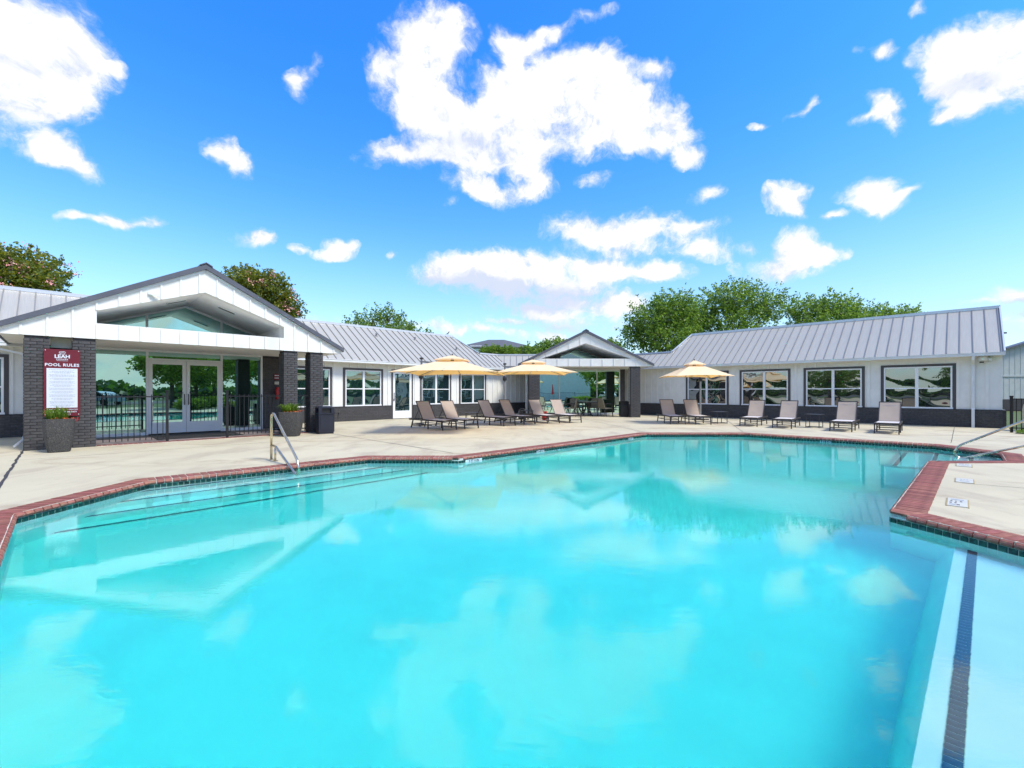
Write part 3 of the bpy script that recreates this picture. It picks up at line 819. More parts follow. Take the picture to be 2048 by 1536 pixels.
# ------------------------------------------------------------------ stainless handrails
def fillet(pts, r=.09, n=5):
    out = [Vector(pts[0])]
    for i in range(1, len(pts)-1):
        a, b, c = Vector(pts[i-1]), Vector(pts[i]), Vector(pts[i+1])
        ra = min(r, (a-b).length*.45, (c-b).length*.45)
        p, q = b + (a-b).normalized()*ra, b + (c-b).normalized()*ra
        for k in range(n+1):
            t = k/n; out.append(p*(1-t)**2 + b*2*t*(1-t) + q*t*t)
    out.append(Vector(pts[-1])); return out
def handrail(P, ang, label, r=.024, side=1):
    root = empty('handrail', P, ang)     # local x points over the water
    tag(root, label, 'handrail', 'stainless pool handrails')
    fr = WM[root.name]
    main = MB(fr).tube(fillet([(0,0,0),(0,0,.93),(.13,0,.97),(1.44,0,.16),(1.53,0,-.02),(1.42,0,-.15),(1.25,0,-.08),(.42,0,.24),(.26,0,.30),(0,0,.30)], .10), r, 12)
    main.build('rail', 'steel', root, smooth=True)
    MB(fr).tube([(.24,0,0),(.24,0,.27)], r*.85, 10).build('short_post', 'steel', root, smooth=True)
    for x in (0, .24):
        MB(fr).lathe([(.055,0),(.055,.012),(.03,.022)], 14, (x,0)).build('base_flange', 'steel', root)
    return root
p = G(542.7, 919.8)
handrail((p.x, p.y, 0), math.radians(-45), 'stainless steel handrail over the pool entry steps at left')
handrail((11.36, 9.40, 0), math.radians(135), 'stainless steel handrail over the pool corner behind the peninsula at right')

# ================================================================== clubhouse wings
ZB, ZWT, ZE = .70, 2.56, 2.92         # brick top, window top, eave
def xL(px, y=20.83):                   # x along the left wall for a photo column
    k = (px-1024)/F; d = y*S2/(1-k); return (k*d+d)/S2
def xR(px, y=25.53):
    k = (px-1024)/F; d = y*S2/(1+k); return (k*d-d)/S2

def roof_pans(root_roof, fr, x0, x1, pitch, y0, z0, slope, ttop, tbot, first=None):
    """one mesh per metal pan, each with its standing seam along the left edge"""
    fn = lambda x, t, h=0.0: (x, y0+t, z0+slope*t+h)
    n = int((x1-x0)/pitch)
    for i in range(n+1):
        a = x0 + i*pitch; b = min(a+pitch, x1)
        if b-a < .05: break
        m = MB(fr)
        a1, b1 = a+.004, b
        la, lb, ha, hb = tbot(a1), tbot(b1), ttop(a1), ttop(b1)
        if ha-la < .02 and hb-lb < .02: continue
        ha = max(ha, la+.01); hb = max(hb, lb+.01)
        q = [fn(a1, la), fn(b1, lb), fn(b1, hb), fn(a1, ha)]
        lo = [(p[0], p[1], p[2]-.02) for p in q]
        m.face(q); m.face(lo[::-1])
        for k in range(4): m.face([lo[k], lo[(k+1)%4], q[(k+1)%4], q[k]])
        pan = m.build('roof_panel', 'roof', root_roof, recalc=True)
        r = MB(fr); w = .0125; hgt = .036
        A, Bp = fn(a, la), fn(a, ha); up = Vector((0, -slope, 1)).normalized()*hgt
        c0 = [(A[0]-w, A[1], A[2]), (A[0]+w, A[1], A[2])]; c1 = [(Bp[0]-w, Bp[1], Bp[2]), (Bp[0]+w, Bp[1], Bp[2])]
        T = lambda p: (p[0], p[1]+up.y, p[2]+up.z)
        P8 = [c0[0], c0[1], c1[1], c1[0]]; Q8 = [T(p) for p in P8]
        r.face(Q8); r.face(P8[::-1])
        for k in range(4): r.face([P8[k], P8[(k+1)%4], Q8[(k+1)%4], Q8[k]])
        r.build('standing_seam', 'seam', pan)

def window(root, fr, x0, x1, y, z0, z1, glass, label=None):
    """dark surround (the window mesh) > white frame, mullion, rails, four panes"""
    t = .105
    m = MB(fr)
    m.box(x0, x0+t, y-.035, y+.06, z0, z1); m.box(x1-t, x1, y-.035, y+.06, z0, z1); m.box(x0+t, x1-t, y-.035, y+.06, z1-t*.9, z1)
    w = m.build('window', 'dark', root)
    a, b, c, d = x0+t, x1-t, z0+.005, z1-t*.9
    f = .055
    m = MB(fr)
    m.box(a, a+f, y-.028, y+.05, c, d); m.box(b-f, b, y-.028, y+.05, c, d); m.box(a+f, b-f, y-.028, y+.05, d-f, d); m.box(a-.02, b+.02, y-.045, y+.05, c-.01, c+f)
    cx = (a+b)/2; m.box(cx-.055, cx+.055, y-.026, y+.05, c+f, d-f)
    m.build('frame', 'trimwhite', w)
    cz = c + (d-c)*.48
    m = MB(fr); m.box(a+f, cx-.055, y-.018, y+.05, cz-.022, cz+.022); m.box(cx+.055, b-f, y-.018, y+.05, cz-.022, cz+.022); m.build('meeting_rail', 'trimwhite', w)
    for xa, xb in ((a+f, cx-.055), (cx+.055, b-f)):
        for za, zb in ((c+f, cz-.022), (cz+.022, d-f)):
            m = MB(fr); m.box(xa, xb, y+(.012 if za < cz-.1 else .004), y+.02, za, zb); m.build('pane', glass, w)
    return w

def wainscot(root, fr, x0, x1, y, gaps=()):
    """joined brickwork band, too far away to pick the bricks apart"""
    spans = []; a = x0
    for g0, g1 in sorted(gaps): spans.append((a, g0)); a = g1
    spans.append((a, x1))
    for a, b in spans:
        if b-a < .05: continue
        m = MB(fr); m.box(a, b, y-.05, y+.1, 0, ZB-.012); m.box(a, b, y-.075, y+.1, ZB-.012, ZB+.012)
        w = m.build('brick_band', 'mortar', root)
        m = MB(fr); rows = 9; hz = (ZB-.012)/rows; L_ = .232
        for r in range(rows):
            x = a - (L_/2 if r % 2 else 0)
            while x < b:
                p, q = max(a, x+.005), min(b, x+L_-.005)
                if q-p > .02:
                    o = RS.uniform(.004, .011); m.box(p, q, y-.05-o, y-.045, r*hz+.004, (r+1)*hz-.005)
                x += L_
        stuff(m.build('brick_courses', 'brick', w))

def battens(parent, fr, xs, y, z0f, z1f, w=.095, d=.026, name='batten'):
    cache = {}
    for x in xs:
        for za, zb in zip(z0f(x), z1f(x)):
            if zb-za < .05: continue
            key = round(zb-za, 3)
            W = fr @ Matrix.Translation((x, y, za))
            if key not in cache:
                mm = MB(fr); mm.box(x-w/2, x+w/2, y-d, y, za, zb)
                o = mm.build(name, 'white', parent, org=tuple((fr @ Vector((x, y, za)))))
                cache[key] = o.data
            else: link(name, cache[key], parent, W)

def wing(name, label, fr, xa, xb, y, wins, doors, glass, pitch, x_low, high_end, side, end_cap):
    """long low wing: brick base, batten wall, windows, metal roof.  The low-ridge corner lies towards +x (side=1) or -x (side=-1)"""
    base = fr @ Vector(((xa+xb)/2, y, 0)); ang = fr.to_euler().z
    root = empty(name, base, ang); tag(root, label, 'building')
    # wall pieces between openings
    ops = sorted([(a, b, ZB, ZWT) for a, b in wins] + [(a, b, 0, ZWT) for a, b in doors])
    m = MB(fr); c = xa
    for a, b, z0, z1 in ops:
        m.box(c, a, y, y+.14, ZB, ZE+.02); m.box(a, b, y, y+.14, z1, ZE+.02); c = b
    m.box(c, xb, y, y+.14, ZB, ZE+.02)
    # building body behind
    D = 6.6
    m.box(xa, xb, y+D-.14, y+D, 0, ZE); m.box(xa, xa+.14, y+.15, y+D-.15, 0, ZE); m.box(xb-.14, xb, y+.15, y+D-.15, 0, ZE)
    wall = m.build('wall', 'white', root)
    def rng(x):
        for a, b, z0, z1 in ops:
            if a-.03 < x < b+.03: return [z1+.01], [ZE]
        return [ZB+.012], [ZE]
    xs = np.arange(xa+.03, xb-.02, .405)
    xs = [x for x in xs if not any((a-.045 < x < a+.02) or (b-.02 < x < b+.045) for a, b, _, _ in ops)]
    battens(wall, fr, xs, y, lambda x: rng(x)[0], lambda x: rng(x)[1])
    wainscot(root, fr, xa, xb, y, doors)
    for a, b in wins: window(root, fr, a, b, y, ZB+.012, ZWT, glass)
    for a, b in doors:
        t = .075; m = MB(fr)
        m.box(a, a+t, y-.035, y+.06, 0, ZWT); m.box(b-t, b, y-.035, y+.06, 0, ZWT); m.box(a+t, b-t, y-.035, y+.06, ZWT-t, ZWT)
        dr = m.build('door', 'dark', root)
        a += t; b -= t; z1 = ZWT-t; m = MB(fr); s = .13
        m.box(a, a+s, y-.02, y+.04, .03, z1); m.box(b-s, b, y-.02, y+.04, .03, z1); m.box(a+s, b-s, y-.02, y+.04, z1-.13, z1); m.box(a+s, b-s, y-.02, y+.04, .03, .42)
        m.build('door_leaf', 'trimwhite', dr)
        m = MB(fr); m.box(a+s, b-s, y+.005, y+.02, .42, z1-.13); m.build('pane', 'glass_win', dr)
        m = MB(fr); m.tube(fillet([(a+.06, y-.02, 1.0), (a+.06, y-.08, 1.0), (a+.06, y-.08, 1.35), (a+.06, y-.02, 1.35)], .03, 3), .012, 8)
        m.box(a+.03, a+.09, y-.03, y-.02, .93, 1.05); m.build('handle', 'frame', dr)
    # roof
    ye = y-.43; slope = (5.05-ZE)/3.24
    (xv0, xv1) = x_low; (h0, h1) = high_end          # valley (eave x, ridge x), high ridge end x, low point x
    if side > 0:
        ttop = lambda x: 3.24 if x <= h0 else (3.24 + (1.42-3.24)*(x-h0)/(h1-h0) if x < h1 else 1.42)
        tbot = lambda x: 0 if x <= xv0 else min(1.42, 1.42*(x-xv0)/(xv1-xv0))
        r0, r1 = xa-.05, xv1
    else:
        ttop = lambda x: 3.24 if x >= h0 else (3.24 + (1.42-3.24)*(h0-x)/(h0-h1) if x > h1 else 1.42)
        tbot = lambda x: 0 if x >= xv0 else min(1.42, 1.42*(xv0-x)/(xv0-xv1))
        r0, r1 = xv1, xb+.05
    fn = lambda x, t, h=0.0: (x, ye+t, ZE+slope*t+h)
    m = MB(fr)                                        # back slope and underlay
    ye2 = ye+3.24
    lo, hi = (r0, h0) if side > 0 else (h0, r1)
    m.face([(lo, ye2, 5.02), (hi, ye2, 5.02), (hi, ye2+3.4, ZE-.1), (lo, ye2+3.4, ZE-.1)])
    # underlay follows the panel outline 4 cm below
    if side > 0: ol = [(r0,0),(xv0,0),(xv1,1.42),(h1,1.42),(h0,3.24),(r0,3.24)]
    else: ol = [(r1,0),(xv0,0),(xv1,1.42),(h1,1.42),(h0,3.24),(r1,3.24)]
    m.face([fn(a, b, -.035) for a, b in ol])
    # closes the end of the high part and the back of the low part
    s = 1 if side > 0 else -1
    m.face([fn(h0, 3.24, -.03), (h0, ye2+3.4, ZE-.1), (h1+s*2.0, ye2+1.0, ZE), fn(h1, 1.42, -.03)])
    m.face([fn(h1, 1.42, -.02), fn(xv1, 1.42, -.02), (xv1+s*.3, ye+3.4, ZE), (h1+s*2, ye+3.4, ZE)])
    roof = m.build('roof', 'farroof', root, recalc=False)
    roof_pans(roof, fr, r0, r1, pitch, ye, ZE, slope, ttop, tbot)
    m = MB(fr)
    m.bar((lo, ye2-.01, 5.075), (hi, ye2-.01, 5.075), .26, .035)
    m.bar((lo, ye2-.13, 5.01), (hi, ye2-.13, 5.01), .03, .09)
    a, b = (h1, xv1) if side > 0 else (xv1, h1)
    zl = ZE+slope*1.42
    m.bar((a, ye+1.42, zl+.035), (b, ye+1.42, zl+.035), .20, .035); m.bar((a, ye+1.33, zl-.01), (b, ye+1.33, zl-.01), .03, .06)
    m.bar(fn(h0, 3.24, .04), fn(h1, 1.42, .04), .12, .04)
    m.build('ridge_cap', 'ridge', roof)
    # gutter and soffit
    g0, g1 = (r0, xv0) if side > 0 else (xv0, r1)
    m = MB(fr); m.box(g0, g1, ye-.075, ye-.005, ZE-.125, ZE-.005); m.box(g0, g1, ye-.09, ye-.075, ZE-.03, ZE-.002)
    m.build('gutter', 'gutter', roof)
    m = MB(fr); m.box(g0, g1, ye-.004, y+.02, ZE-.115, ZE-.09); m.build('eave_soffit', 'soffit', roof)
    return root, wall, roof

Lw = [(xL(686), xL(765.6)), (xL(840), xL(902)), (xL(918), xL(971.8)), (xL(663.8)-2.08, xL(663.8)), (xL(18)-2.2, xL(18))]
Ld = [(xL(782.8), xL(825.3))]
left_wing, lw_wall, lw_roof = wing('clubhouse_wing', 'long white clubhouse wing at left with shining metal roof, square windows and a glass door',
     FL, -6.0, 25.4, 20.83, Lw, Ld, 'glass_win', .385, (19.87, 20.45), (18.02, 18.82), 1, False)
Rw = [(-2.53+2.92*0-2.92*k, -.17-2.92*k) for k in range(4)]
right_wing, rw_wall, rw_roof = wing('clubhouse_wing', 'long white clubhouse wing at right with grey ribbed roof and four square windows',
     FR, -20.8, 1.10, 25.53, Rw, [], 'glass_warp', .374, (-15.2, -15.77), (-12.11, -12.6), -1, True)
# gable end of the right wing
m = MB(FR); m.prism([[(25.12, ZE-.1), (28.34, 5.0), (31.6, ZE-.1)]], lambda a, b, t: (t, a, b), 1.0, 1.1); m.build('gable_end', 'white', right_wing)
m = MB(FR); m.bar((1.14, 25.08, ZE-.02), (1.14, 28.36, 5.06), .05, .16); m.build('rake_trim', 'ridge', rw_roof)
m = MB(FR); m.box(1.10, 1.20, 25.47, 31.5, 0, ZB); m.build('brick_return', 'mortar', right_wing)

# corner section between the wings (its wall stands behind the centre pavilion)
cr = empty('clubhouse_corner', (3.3, 30.2, 0)); tag(cr, 'low metal roofed corner section joining both wings behind the centre pavilion', 'building')
yC, sC = 28.5, .93/1.4
m = MB(); m.face([(-.4, yC, ZE-.03), (7.0, yC, ZE-.03), (7.6, yC+1.4, ZE+.90), (-.98, yC+1.4, ZE+.90)]); m.face([(-.98, yC+1.4, ZE+.90), (7.6, yC+1.4, ZE+.90), (9.5, yC+5, ZE-.3), (-3, yC+5, ZE-.3)])
crf = m.build('roof', 'farroof', cr, recalc=False)
roof_pans(crf, I4, -.9, 7.5, .40, yC, ZE, sC, lambda x: 1.4, lambda x: 0 if -.4 < x < 7.0 else (min(1.39, (-.4-x)/.58*1.4) if x <= -.4 else min(1.39, (x-7.0)/.6*1.4)))
m = MB(); m.bar((-.98, yC+1.4, ZE+.97), (7.6, yC+1.4, ZE+.97), .20, .035); m.bar((-.95, yC+1.31, ZE+.92), (7.55, yC+1.31, ZE+.92), .03, .06); m.build('ridge_cap', 'ridge', crf)
m = MB(); m.box(-.4, 7.0, yC-.08, yC, ZE-.125, ZE-.005); m.build('gutter', 'gutter', crf)

# ================================================================== pavilions
BR_L, BR_H = .222, .0746
BRM = brick_mesh(BR_L-.010, .07, BR_H-.010, .004)
BRH = brick_mesh(BR_L/2-.010, .07, BR_H-.010, .004)
def pier(root, fr, x0, x1, y, depth, ztop, sides):
    """masonry core with the front bricks picked out one by one; brickwork on the visible side joined"""
    m = MB(fr); m.box(x0+.012, x1-.012, y+.012, y+depth-.012, 0, ztop); p = m.build('pier', 'mortar', root)
    rows = int(ztop/BR_H); w = x1-x0
    for r in range(rows):
        z = (r+.5)*BR_H
        if r % 2 == 0: lay = [(x0+BR_L*.5*w/.444, w/.444, BRM), (x0+BR_L*1.5*w/.444, w/.444, BRM)]
        else: lay = [(x0+BR_L*.25*w/.444, w/.444, BRH), (x0+w/2, w/.444, BRM), (x1-BR_L*.25*w/.444, w/.444, BRH)]
        for x, sx, me in lay:
            link('brick', me, p, fr @ Matrix.Translation((x+RS.uniform(-.0015,.0015), y+.035-RS.uniform(0,.004), z)) @ Matrix.Diagonal((sx, 1, 1, 1)))
    for sgn in sides:
        m = MB(fr)
        xs = x0 if sgn < 0 else x1
        for r in range(rows):
            z = r*BR_H; yy = y+.075; k = 0
            cuts = [yy, yy+.15, yy+.37, y+depth] if r % 2 else [yy, yy+.26, y+depth]
            for a, b in zip(cuts, cuts[1:]):
                o = RS.uniform(.002, .006)
                m.box(xs + (o if sgn > 0 else -o), xs - sgn*.03, a+.004, b-.005, z+.005, z+BR_H-.005)
        stuff(m.build('side_brickwork', 'brick', p))
    return p
def brick_wall(root, fr, x0, x1, y, z1, name='brick_wall', thick=.2):
    m = MB(fr); m.box(x0, x1, y, y+thick, 0, z1); w = m.build(name, 'mortar', root)
    m = MB(fr); rows = int(z1/BR_H)
    for r in range(rows):
        x = x0 - (BR_L/2 if r % 2 else 0)
        while x < x1:
            p, q = max(x0, x+.005), min(x1, x+BR_L-.005)
            if q-p > .02: m.box(p, q, y-RS.uniform(.004,.009), y+.004, r*BR_H+.005, (r+1)*BR_H-.005)
            x += BR_L
    stuff(m.build('brick_courses', 'brick', w)); return w

def pavilion(label, fr, cx, yf, yg, half, ztip, zpeak, zbot, hole, piers, pd, pane_x, door, glass, upper, room, yback, drop, batt0, bpitch=.44):
    base = fr @ Vector((cx, yf, 0)); root = empty('pavilion', base, fr.to_euler().z); tag(root, label, 'pavilion')
    slope = (zpeak-ztip)/half
    wz = zpeak-.16                                   # white gable under the roof slab
    # front gable with its opening
    outer = [(cx-half+.10, zbot), (cx+half-.10, zbot), (cx+half-.02, ztip-.10), (cx, wz), (cx-half+.02, ztip-.10)]
    fn = lambda a, b, t: (a, t, b)
    g = MB(fr).prism([outer, hole], fn, yf, yf+.22).build('gable_front', 'white', root)
    hx = [p[0] for p in hole]
    def hole_rng(x):
        ys = []
        n = len(hole)
        for i in range(n):
            (xa, za), (xb, zb_) = hole[i], hole[(i+1) % n]
            xq = x + 1e-5
            if (xa-xq)*(xb-xq) < 0: ys.append(za + (zb_-za)*(xq-xa)/(xb-xa))
        return (min(ys), max(ys)) if len(ys) >= 2 else None
    def z0f(x):
        h = hole_rng(x); return [zbot+.005] if h is None else [zbot+.005, h[1]+.01]
    def z1f(x):
        t = wz-.03 - slope*abs(x-cx); h = hole_rng(x)
        return [t] if h is None else [h[0]-.005, t]
    xs = [x for x in np.arange(batt0, cx+half-.25, bpitch)]
    battens(g, fr, xs, yf, z0f, z1f, w=.045, d=.024)
    # thin white rake boards just under the dark roof edge
    m = MB(fr)
    for s in (-1, 1): m.bar((cx+s*(half-.02), yf-.012, ztip-.115), (cx, yf-.012, wz-.03), .03, .07, up=(0,0,1))
    m.build('rake_board', 'trimwhite', g)
    # roof: two slabs, dark metal edge
    rf = None
    m = MB(fr)
    for s in (-1, 1):
        q = [(cx, zpeak), (cx+s*half, ztip), (cx+s*half, ztip-.13), (cx, zpeak-.15)]
        m.prism([q], fn, yf-.10, yback)
    rf = m.build('roof', 'roofdark', root)
    m = MB(fr)
    m.prism([[(cx-.16, zpeak-.075), (cx, zpeak+.012), (cx+.16, zpeak-.075), (cx+.16, zpeak-.045), (cx, zpeak+.045), (cx-.16, zpeak-.045)]], fn, yf-.125, yback); m.build('ridge_cap', 'roofdark', rf)
    # flat underside at the two eaves, porch ceiling
    m = MB(fr); m.box(cx-half+.12, cx+half-.12, yf+.222, yg-.002, zbot+.004, zbot+.06); m.build('porch_ceiling', 'soffit', root)
    # niche: the opening runs back to the glass
    m = MB(fr); n = len(hole)
    for i in range(n):
        a, b = hole[i], hole[(i+1) % n]
        m.face([(a[0], yf+.22, a[1]), (b[0], yf+.22, b[1]), (b[0], yg, b[1]), (a[0], yg, a[1])])
    m.build('niche_soffit', 'soffit', root, recalc=False)
    # upper glazing
    zt = hole[0][1]; 
    m = MB(fr)
    def top(x):
        h = hole_rng(max(min(hx)+.001, min(max(hx)-.001, x))); return h[1]-.002
    (ux0, ux1, mull) = upper
    edges = [ux0] + list(mull) + [ux1]; zb0 = zt-.2
    gw = MB(fr)
    gw.prism([hole], fn, yg+.05, yg+.10); gw.build('niche_back', 'white', root)
    for a, b in zip(edges, edges[1:]):
        a_, b_ = a+.03, b-.03; pts = [(a_, zt+.02), (b_, zt+.02), (b_, top(b_)-.05)]
        if a_ < cx < b_: pts.append((cx, top(cx)-.05))
        pts.append((a_, top(a_)-.05))
        if top(a_) - zt < .09: pts = pts[:1] + pts[1:-1]
        if top(b_) - zt < .09: pts = [pts[0], (b_, zt+.03)] + pts[3:]
        if len(pts) < 3: continue
        MB(fr).prism([pts], fn, yg+.015, yg+.03).build('upper_pane', glass, root)
    m = MB(fr)
    for x in mull: m.box(x-.03, x+.03, yg-.03, yg+.048, zt, top(x)-.0)
    xs_ = [ux0, cx, ux1]
    for a, b in zip(xs_, xs_[1:]): m.bar((a, yg+.01, top(a)-.03), (b, yg+.01, top(b)-.03), .07, .06)
    for x in (ux0, ux1):
        if top(x)-zt > .12: m.box(x-.03, x+.03, yg-.03, yg+.048, zt, top(x))
    m.build('upper_frame', 'trimwhite', root)
    # glass wall
    zgt = 2.70 if zbot < 2.79 else 2.74
    gx = pane_x
    m = MB(fr)
    m.box(gx[0]-.03, gx[-1]+.03, yg-.05, yg+.04, zgt, zbot+.003)
    for x in gx: m.box(x-.032, x+.032, yg-.045, yg+.04, .0, zgt-.001)
    for a, b in zip(gx, gx[1:]):
        if door and abs(a-door[0]) < .1: continue
        m.box(a+.033, b-.033, yg-.04, yg+.03, .0, .10)
    m.build('glazing_frame', 'trimwhite', root)
    for a, b in zip(gx, gx[1:]):
        if door and abs(a-door[0]) < .1: continue
        MB(fr).box(a+.033, b-.033, yg, yg+.012, .101, zgt).build('pane', glass, root)
    if door:
        a, b = door; zt_ = 2.43
        m = MB(fr); m.box(a+.033, b-.033, yg-.05, yg+.03, zt_, zt_+.07); m.build('transom_bar', 'alu', root)
        MB(fr).box(a+.033, b-.033, yg, yg+.012, zt_+.071, zgt).build('transom_pane', glass, root)
        c = (a+b)/2
        for x0, x1, s in ((a+.036, c-.006, 1), (c+.006, b-.036, -1)):
            m = MB(fr); w = .10
            m.box(x0, x0+w, yg-.045, yg+.0, .04, zt_-.004); m.box(x1-w, x1, yg-.045, yg+.0, .04, zt_-.004)
            m.box(x0+w, x1-w, yg-.045, yg, zt_-.12, zt_-.004); m.box(x0+w, x1-w, yg-.045, yg, .04, .40)
            d = m.build('door_leaf', 'trimwhite', root)
            MB(fr).box(x0+w, x1-w, yg-.028, yg-.018, .40, zt_-.12).build('pane', glass, d)
            hx_ = x1-.05 if s > 0 else x0+.05
            MB(fr).tube(fillet([(hx_, yg-.045, .98), (hx_, yg-.11, .98), (hx_, yg-.11, 1.32), (hx_, yg-.045, 1.32)], .03, 3), .013, 8).build('handle', 'frame', d)
            MB(fr).box(hx_-s*.03-.16*(1 if s > 0 else 0), hx_-s*.03+.16*(0 if s > 0 else 1), yg-.06, yg-.046, 1.36, 1.385).build('push_bar', 'frame', d)
    # room behind the glass
    (ra, rb) = room
    brick_wall(root, fr, ra, gx[0]-.033, yg, zbot); brick_wall(root, fr, gx[-1]+.033, rb, yg, zbot)
    m = MB(fr); m.box(ra, ra+.15, yg+.21, yback-.5, 0, zbot); m.box(rb-.15, rb, yg+.21, yback-.5, 0, zbot); m.build('side_wall', 'white', root)
    for x0, x1, sd in piers: pier(root, fr, x0, x1, yf+.03, pd, zbot-.002, sd)
    return root, rf, g

holeL = [(.63, 3.165), (5.14, 3.165), (5.14, 3.53), (2.97, 4.32), (.63, 3.49)]
pavL, pavL_roof, pavL_g = pavilion('large white gabled pavilion at left with dark brick piers and glass double doors', FL, 2.98, 15.70, 18.65, 4.14, 2.96, 5.14, 2.76, holeL,
   [(-.65,-.206,(-1,)), (.18,.624,(-1,)), (5.14,5.584,(-1,)), (5.99,6.434,(-1,))], .44, [.55, 1.946, 4.015, 5.306], (1.946, 4.015), 'glass', (.66, 5.1, [1.946, 4.015]), (-.58, 6.42), 24.2, 0, -.80+.11, .44)
holeC = [(1.61, 3.235), (6.52, 3.235), (4.06, 4.08)]
pavC, pavC_roof, pavC_g = pavilion('smaller white gabled pavilion at the centre with a patio table under it', I4, 4.06, 24.75, 28.1, 3.74, 2.95, 4.81, 2.81, holeC,
   [(.94,1.54,(1,)), (6.53,7.08,(-1,))], .42, [1.45, 2.95, 5.30, 6.71], None, 'glass_mint', (3.0, 5.3, []), (1.0, 7.05), 31.5, 0, .65, .62)
# soffit lights / vents in the niche of the left pavilion
for (x, s, lab) in ((2.45, -1, 'left'), (3.75, 1, 'right')):
    z = 4.32 - .36*abs(x-2.97); y = 16.75
    m = MB(FL); sl = -.36*s
    m.bar((x-.25, y, z-.012-sl*.25), (x+.25, y, z-.012+sl*.25), .16, .02); v = m.build('soffit_vent', 'alu', pavL)
    for k in (-1, 0, 1): MB(FL).bar((x-.22, y+k*.045, z-.026-sl*.22), (x+.22, y+k*.045, z-.026+sl*.22), .022, .008).build('slot', 'black', v)
# gable floodlight on the left pavilion
m = MB(FL); m.box(1.66, 1.76, 15.64, 15.70, 4.06, 4.14); m.bar((1.72, 15.64, 4.08), (1.88, 15.60, 4.04), .05, .06)
tag(m.build('gable_light', 'trimwhite'), 'small white floodlight fixed to the gable of the large pavilion', 'light')
# dark infill between the two left piers, with a pale frame at its top
m = MB(FL); m.box(-.204, .178, 16.06, 16.12, 0, 2.75); m.build('pier_infill', 'black', pavL)
m = MB(FL); m.box(-.20, .175, 15.95, 16.05, 2.50, 2.56); m.box(-.20, .175, 15.95, 16.05, 2.70, 2.755); m.box(-.20,-.15,15.95,16.05,2.56,2.70); m.box(.125,.175,15.95,16.05,2.56,2.70); m.box(-.15,.125,15.98,16.05,2.56,2.70); m.build('infill_frame', 'cream', pavL)

# porch floor and the red brick edging under the fence
pf = MB(FL); pf.box(-.1, 6.0, 15.98, 18.62, -.02, .012); pfl = struct(pf.build('porch_floor', 'porch'))
EDM = brick_mesh(.30, .092, .03, .003, 'edge_brick', 'redbrick2')
m = MB(FL); m.box(.63, 6.0, 15.62, 15.975, -.01, .010); eb = struct(m.build('brick_edging', 'grout'))
x = .68
while x < 5.98:
    if not (5.13 < x < 5.60): link('brick', EDM, eb, FL @ Matrix.Translation((x, 15.80, .0)) @ Matrix.Rotation(math.radians(90), 4, 'Z') @ Matrix.Diagonal((1.05,1,1,1)))
    x += .104
m = MB(FL); m.box(1.95, 4.15, 16.4, 18.45, .013, .025); tag(m.build('door_mat', 'mat'), 'wide black rubber mat before the glass double doors', 'mat')

# ------------------------------------------------------------------ iron fence panels of the pavilion
def fence_run(label, fr, x0, x1, y, posts, z0=.08, zt=1.33, pitch=.123, post_h=1.45, zrails=(1.27, .17), group=None):
    root = empty('iron_fence', fr @ Vector(((x0+x1)/2, y, 0)), fr.to_euler().z); tag(root, label, 'fence', group)
    for z in zrails: MB(fr).box(x0, x1, y-.016, y+.016, z-.016, z+.016).build('rail', 'fence', root)
    n = int(round((x1-x0)/pitch)); me = None
    for i in range(1, n):
        x = x0 + (x1-x0)*i/n
        if any(abs(x-p) < .05 for p in posts): continue
        if me is None: o = MB(fr).box(x-.0095, x+.0095, y-.0095, y+.0095, z0, zt).build('picket', 'fence', root); me = o.data
        else: link('picket', me, root, fr @ Matrix.Translation((x, y, z0)))
    for p in posts:
        m = MB(fr); m.box(p-.031, p+.031, y-.031, y+.031, 0, post_h-.03); m.box(p-.04, p+.04, y-.04, y+.04, post_h-.03, post_h); m.build('post', 'fence', root)
    return root
px_u = lambda px: ((px-1024)/F + 1) * (15.85*S2/(1-(px-1024)/F)) / S2
fence_run('black iron fence panel beside the pool rules sign', FL, .63, px_u(337), 15.85, [px_u(337)-.03], group='black fence panels of the large pavilion')
fence_run('black iron fence panel between the glass doors and the two right piers', FL, px_u(452), 5.13, 15.85, [px_u(452)+.03], group='black fence panels of the large pavilion')
fence_run('short black iron fence piece between the two right piers', FL, 5.60, 5.98, 15.85, [], group='black fence panels of the large pavilion')

# ------------------------------------------------------------------ pool rules sign
sx0, sx1 = -.315, .325; sy = 15.70; sz0 = 1.4 - (832-784)/F*11.1; sz1 = 1.4+(784-699)/F*11.1
sg = MB(FL).box(sx0, sx1, sy-.035, sy-.015, sz0, sz1).build('pool_rules_sign', 'maroon')
tag(sg, 'maroon pool rules sign with a white text panel on the brick piers', 'sign')
sw, shh = sx1-sx0, sz1-sz0; scx = (sx0+sx1)/2
pz1, pz0 = sz0+shh*.715, sz0+shh*.125
MB(FL).box(scx-.27, scx+.27, sy-.040, sy-.036, pz0, pz1).build('text_panel', 'signwhite', sg)
def stext(s, z, size, m='signwhite', x=0, y=sy-.037, parent=sg, **kw):
    return text('lettering', s, size, m, parent, FL @ Matrix.Translation((scx+x, y, z)) @ WALLTXT, **kw)
stext('POOL RULES', sz0+shh*.765, .098, bold=.003, spacing=1.1)
stext('LEAH', sz0+shh*.892, .115, bold=.004)
for k_ in range(6): MB(FL).box(scx-.105+.036*k_, scx-.083+.036*k_, sy-.040, sy-.036, sz0+shh*.846, sz0+shh*.858).build('print_mark', 'signwhite', sg)
MB(FL).box(scx-.10, scx+.10, sy-.038, sy-.036, sz0+shh*.828, sz0+shh*.832).build('underline', 'signwhite', sg)
m = MB(FL); pts = [(scx+.055*math.cos(a), sy-.038, sz0+shh*.952+.030*math.sin(a)+.006*math.cos(2*a)) for a in np.linspace(.3, 6.6, 26)]; m.tube(pts, .005, 6)
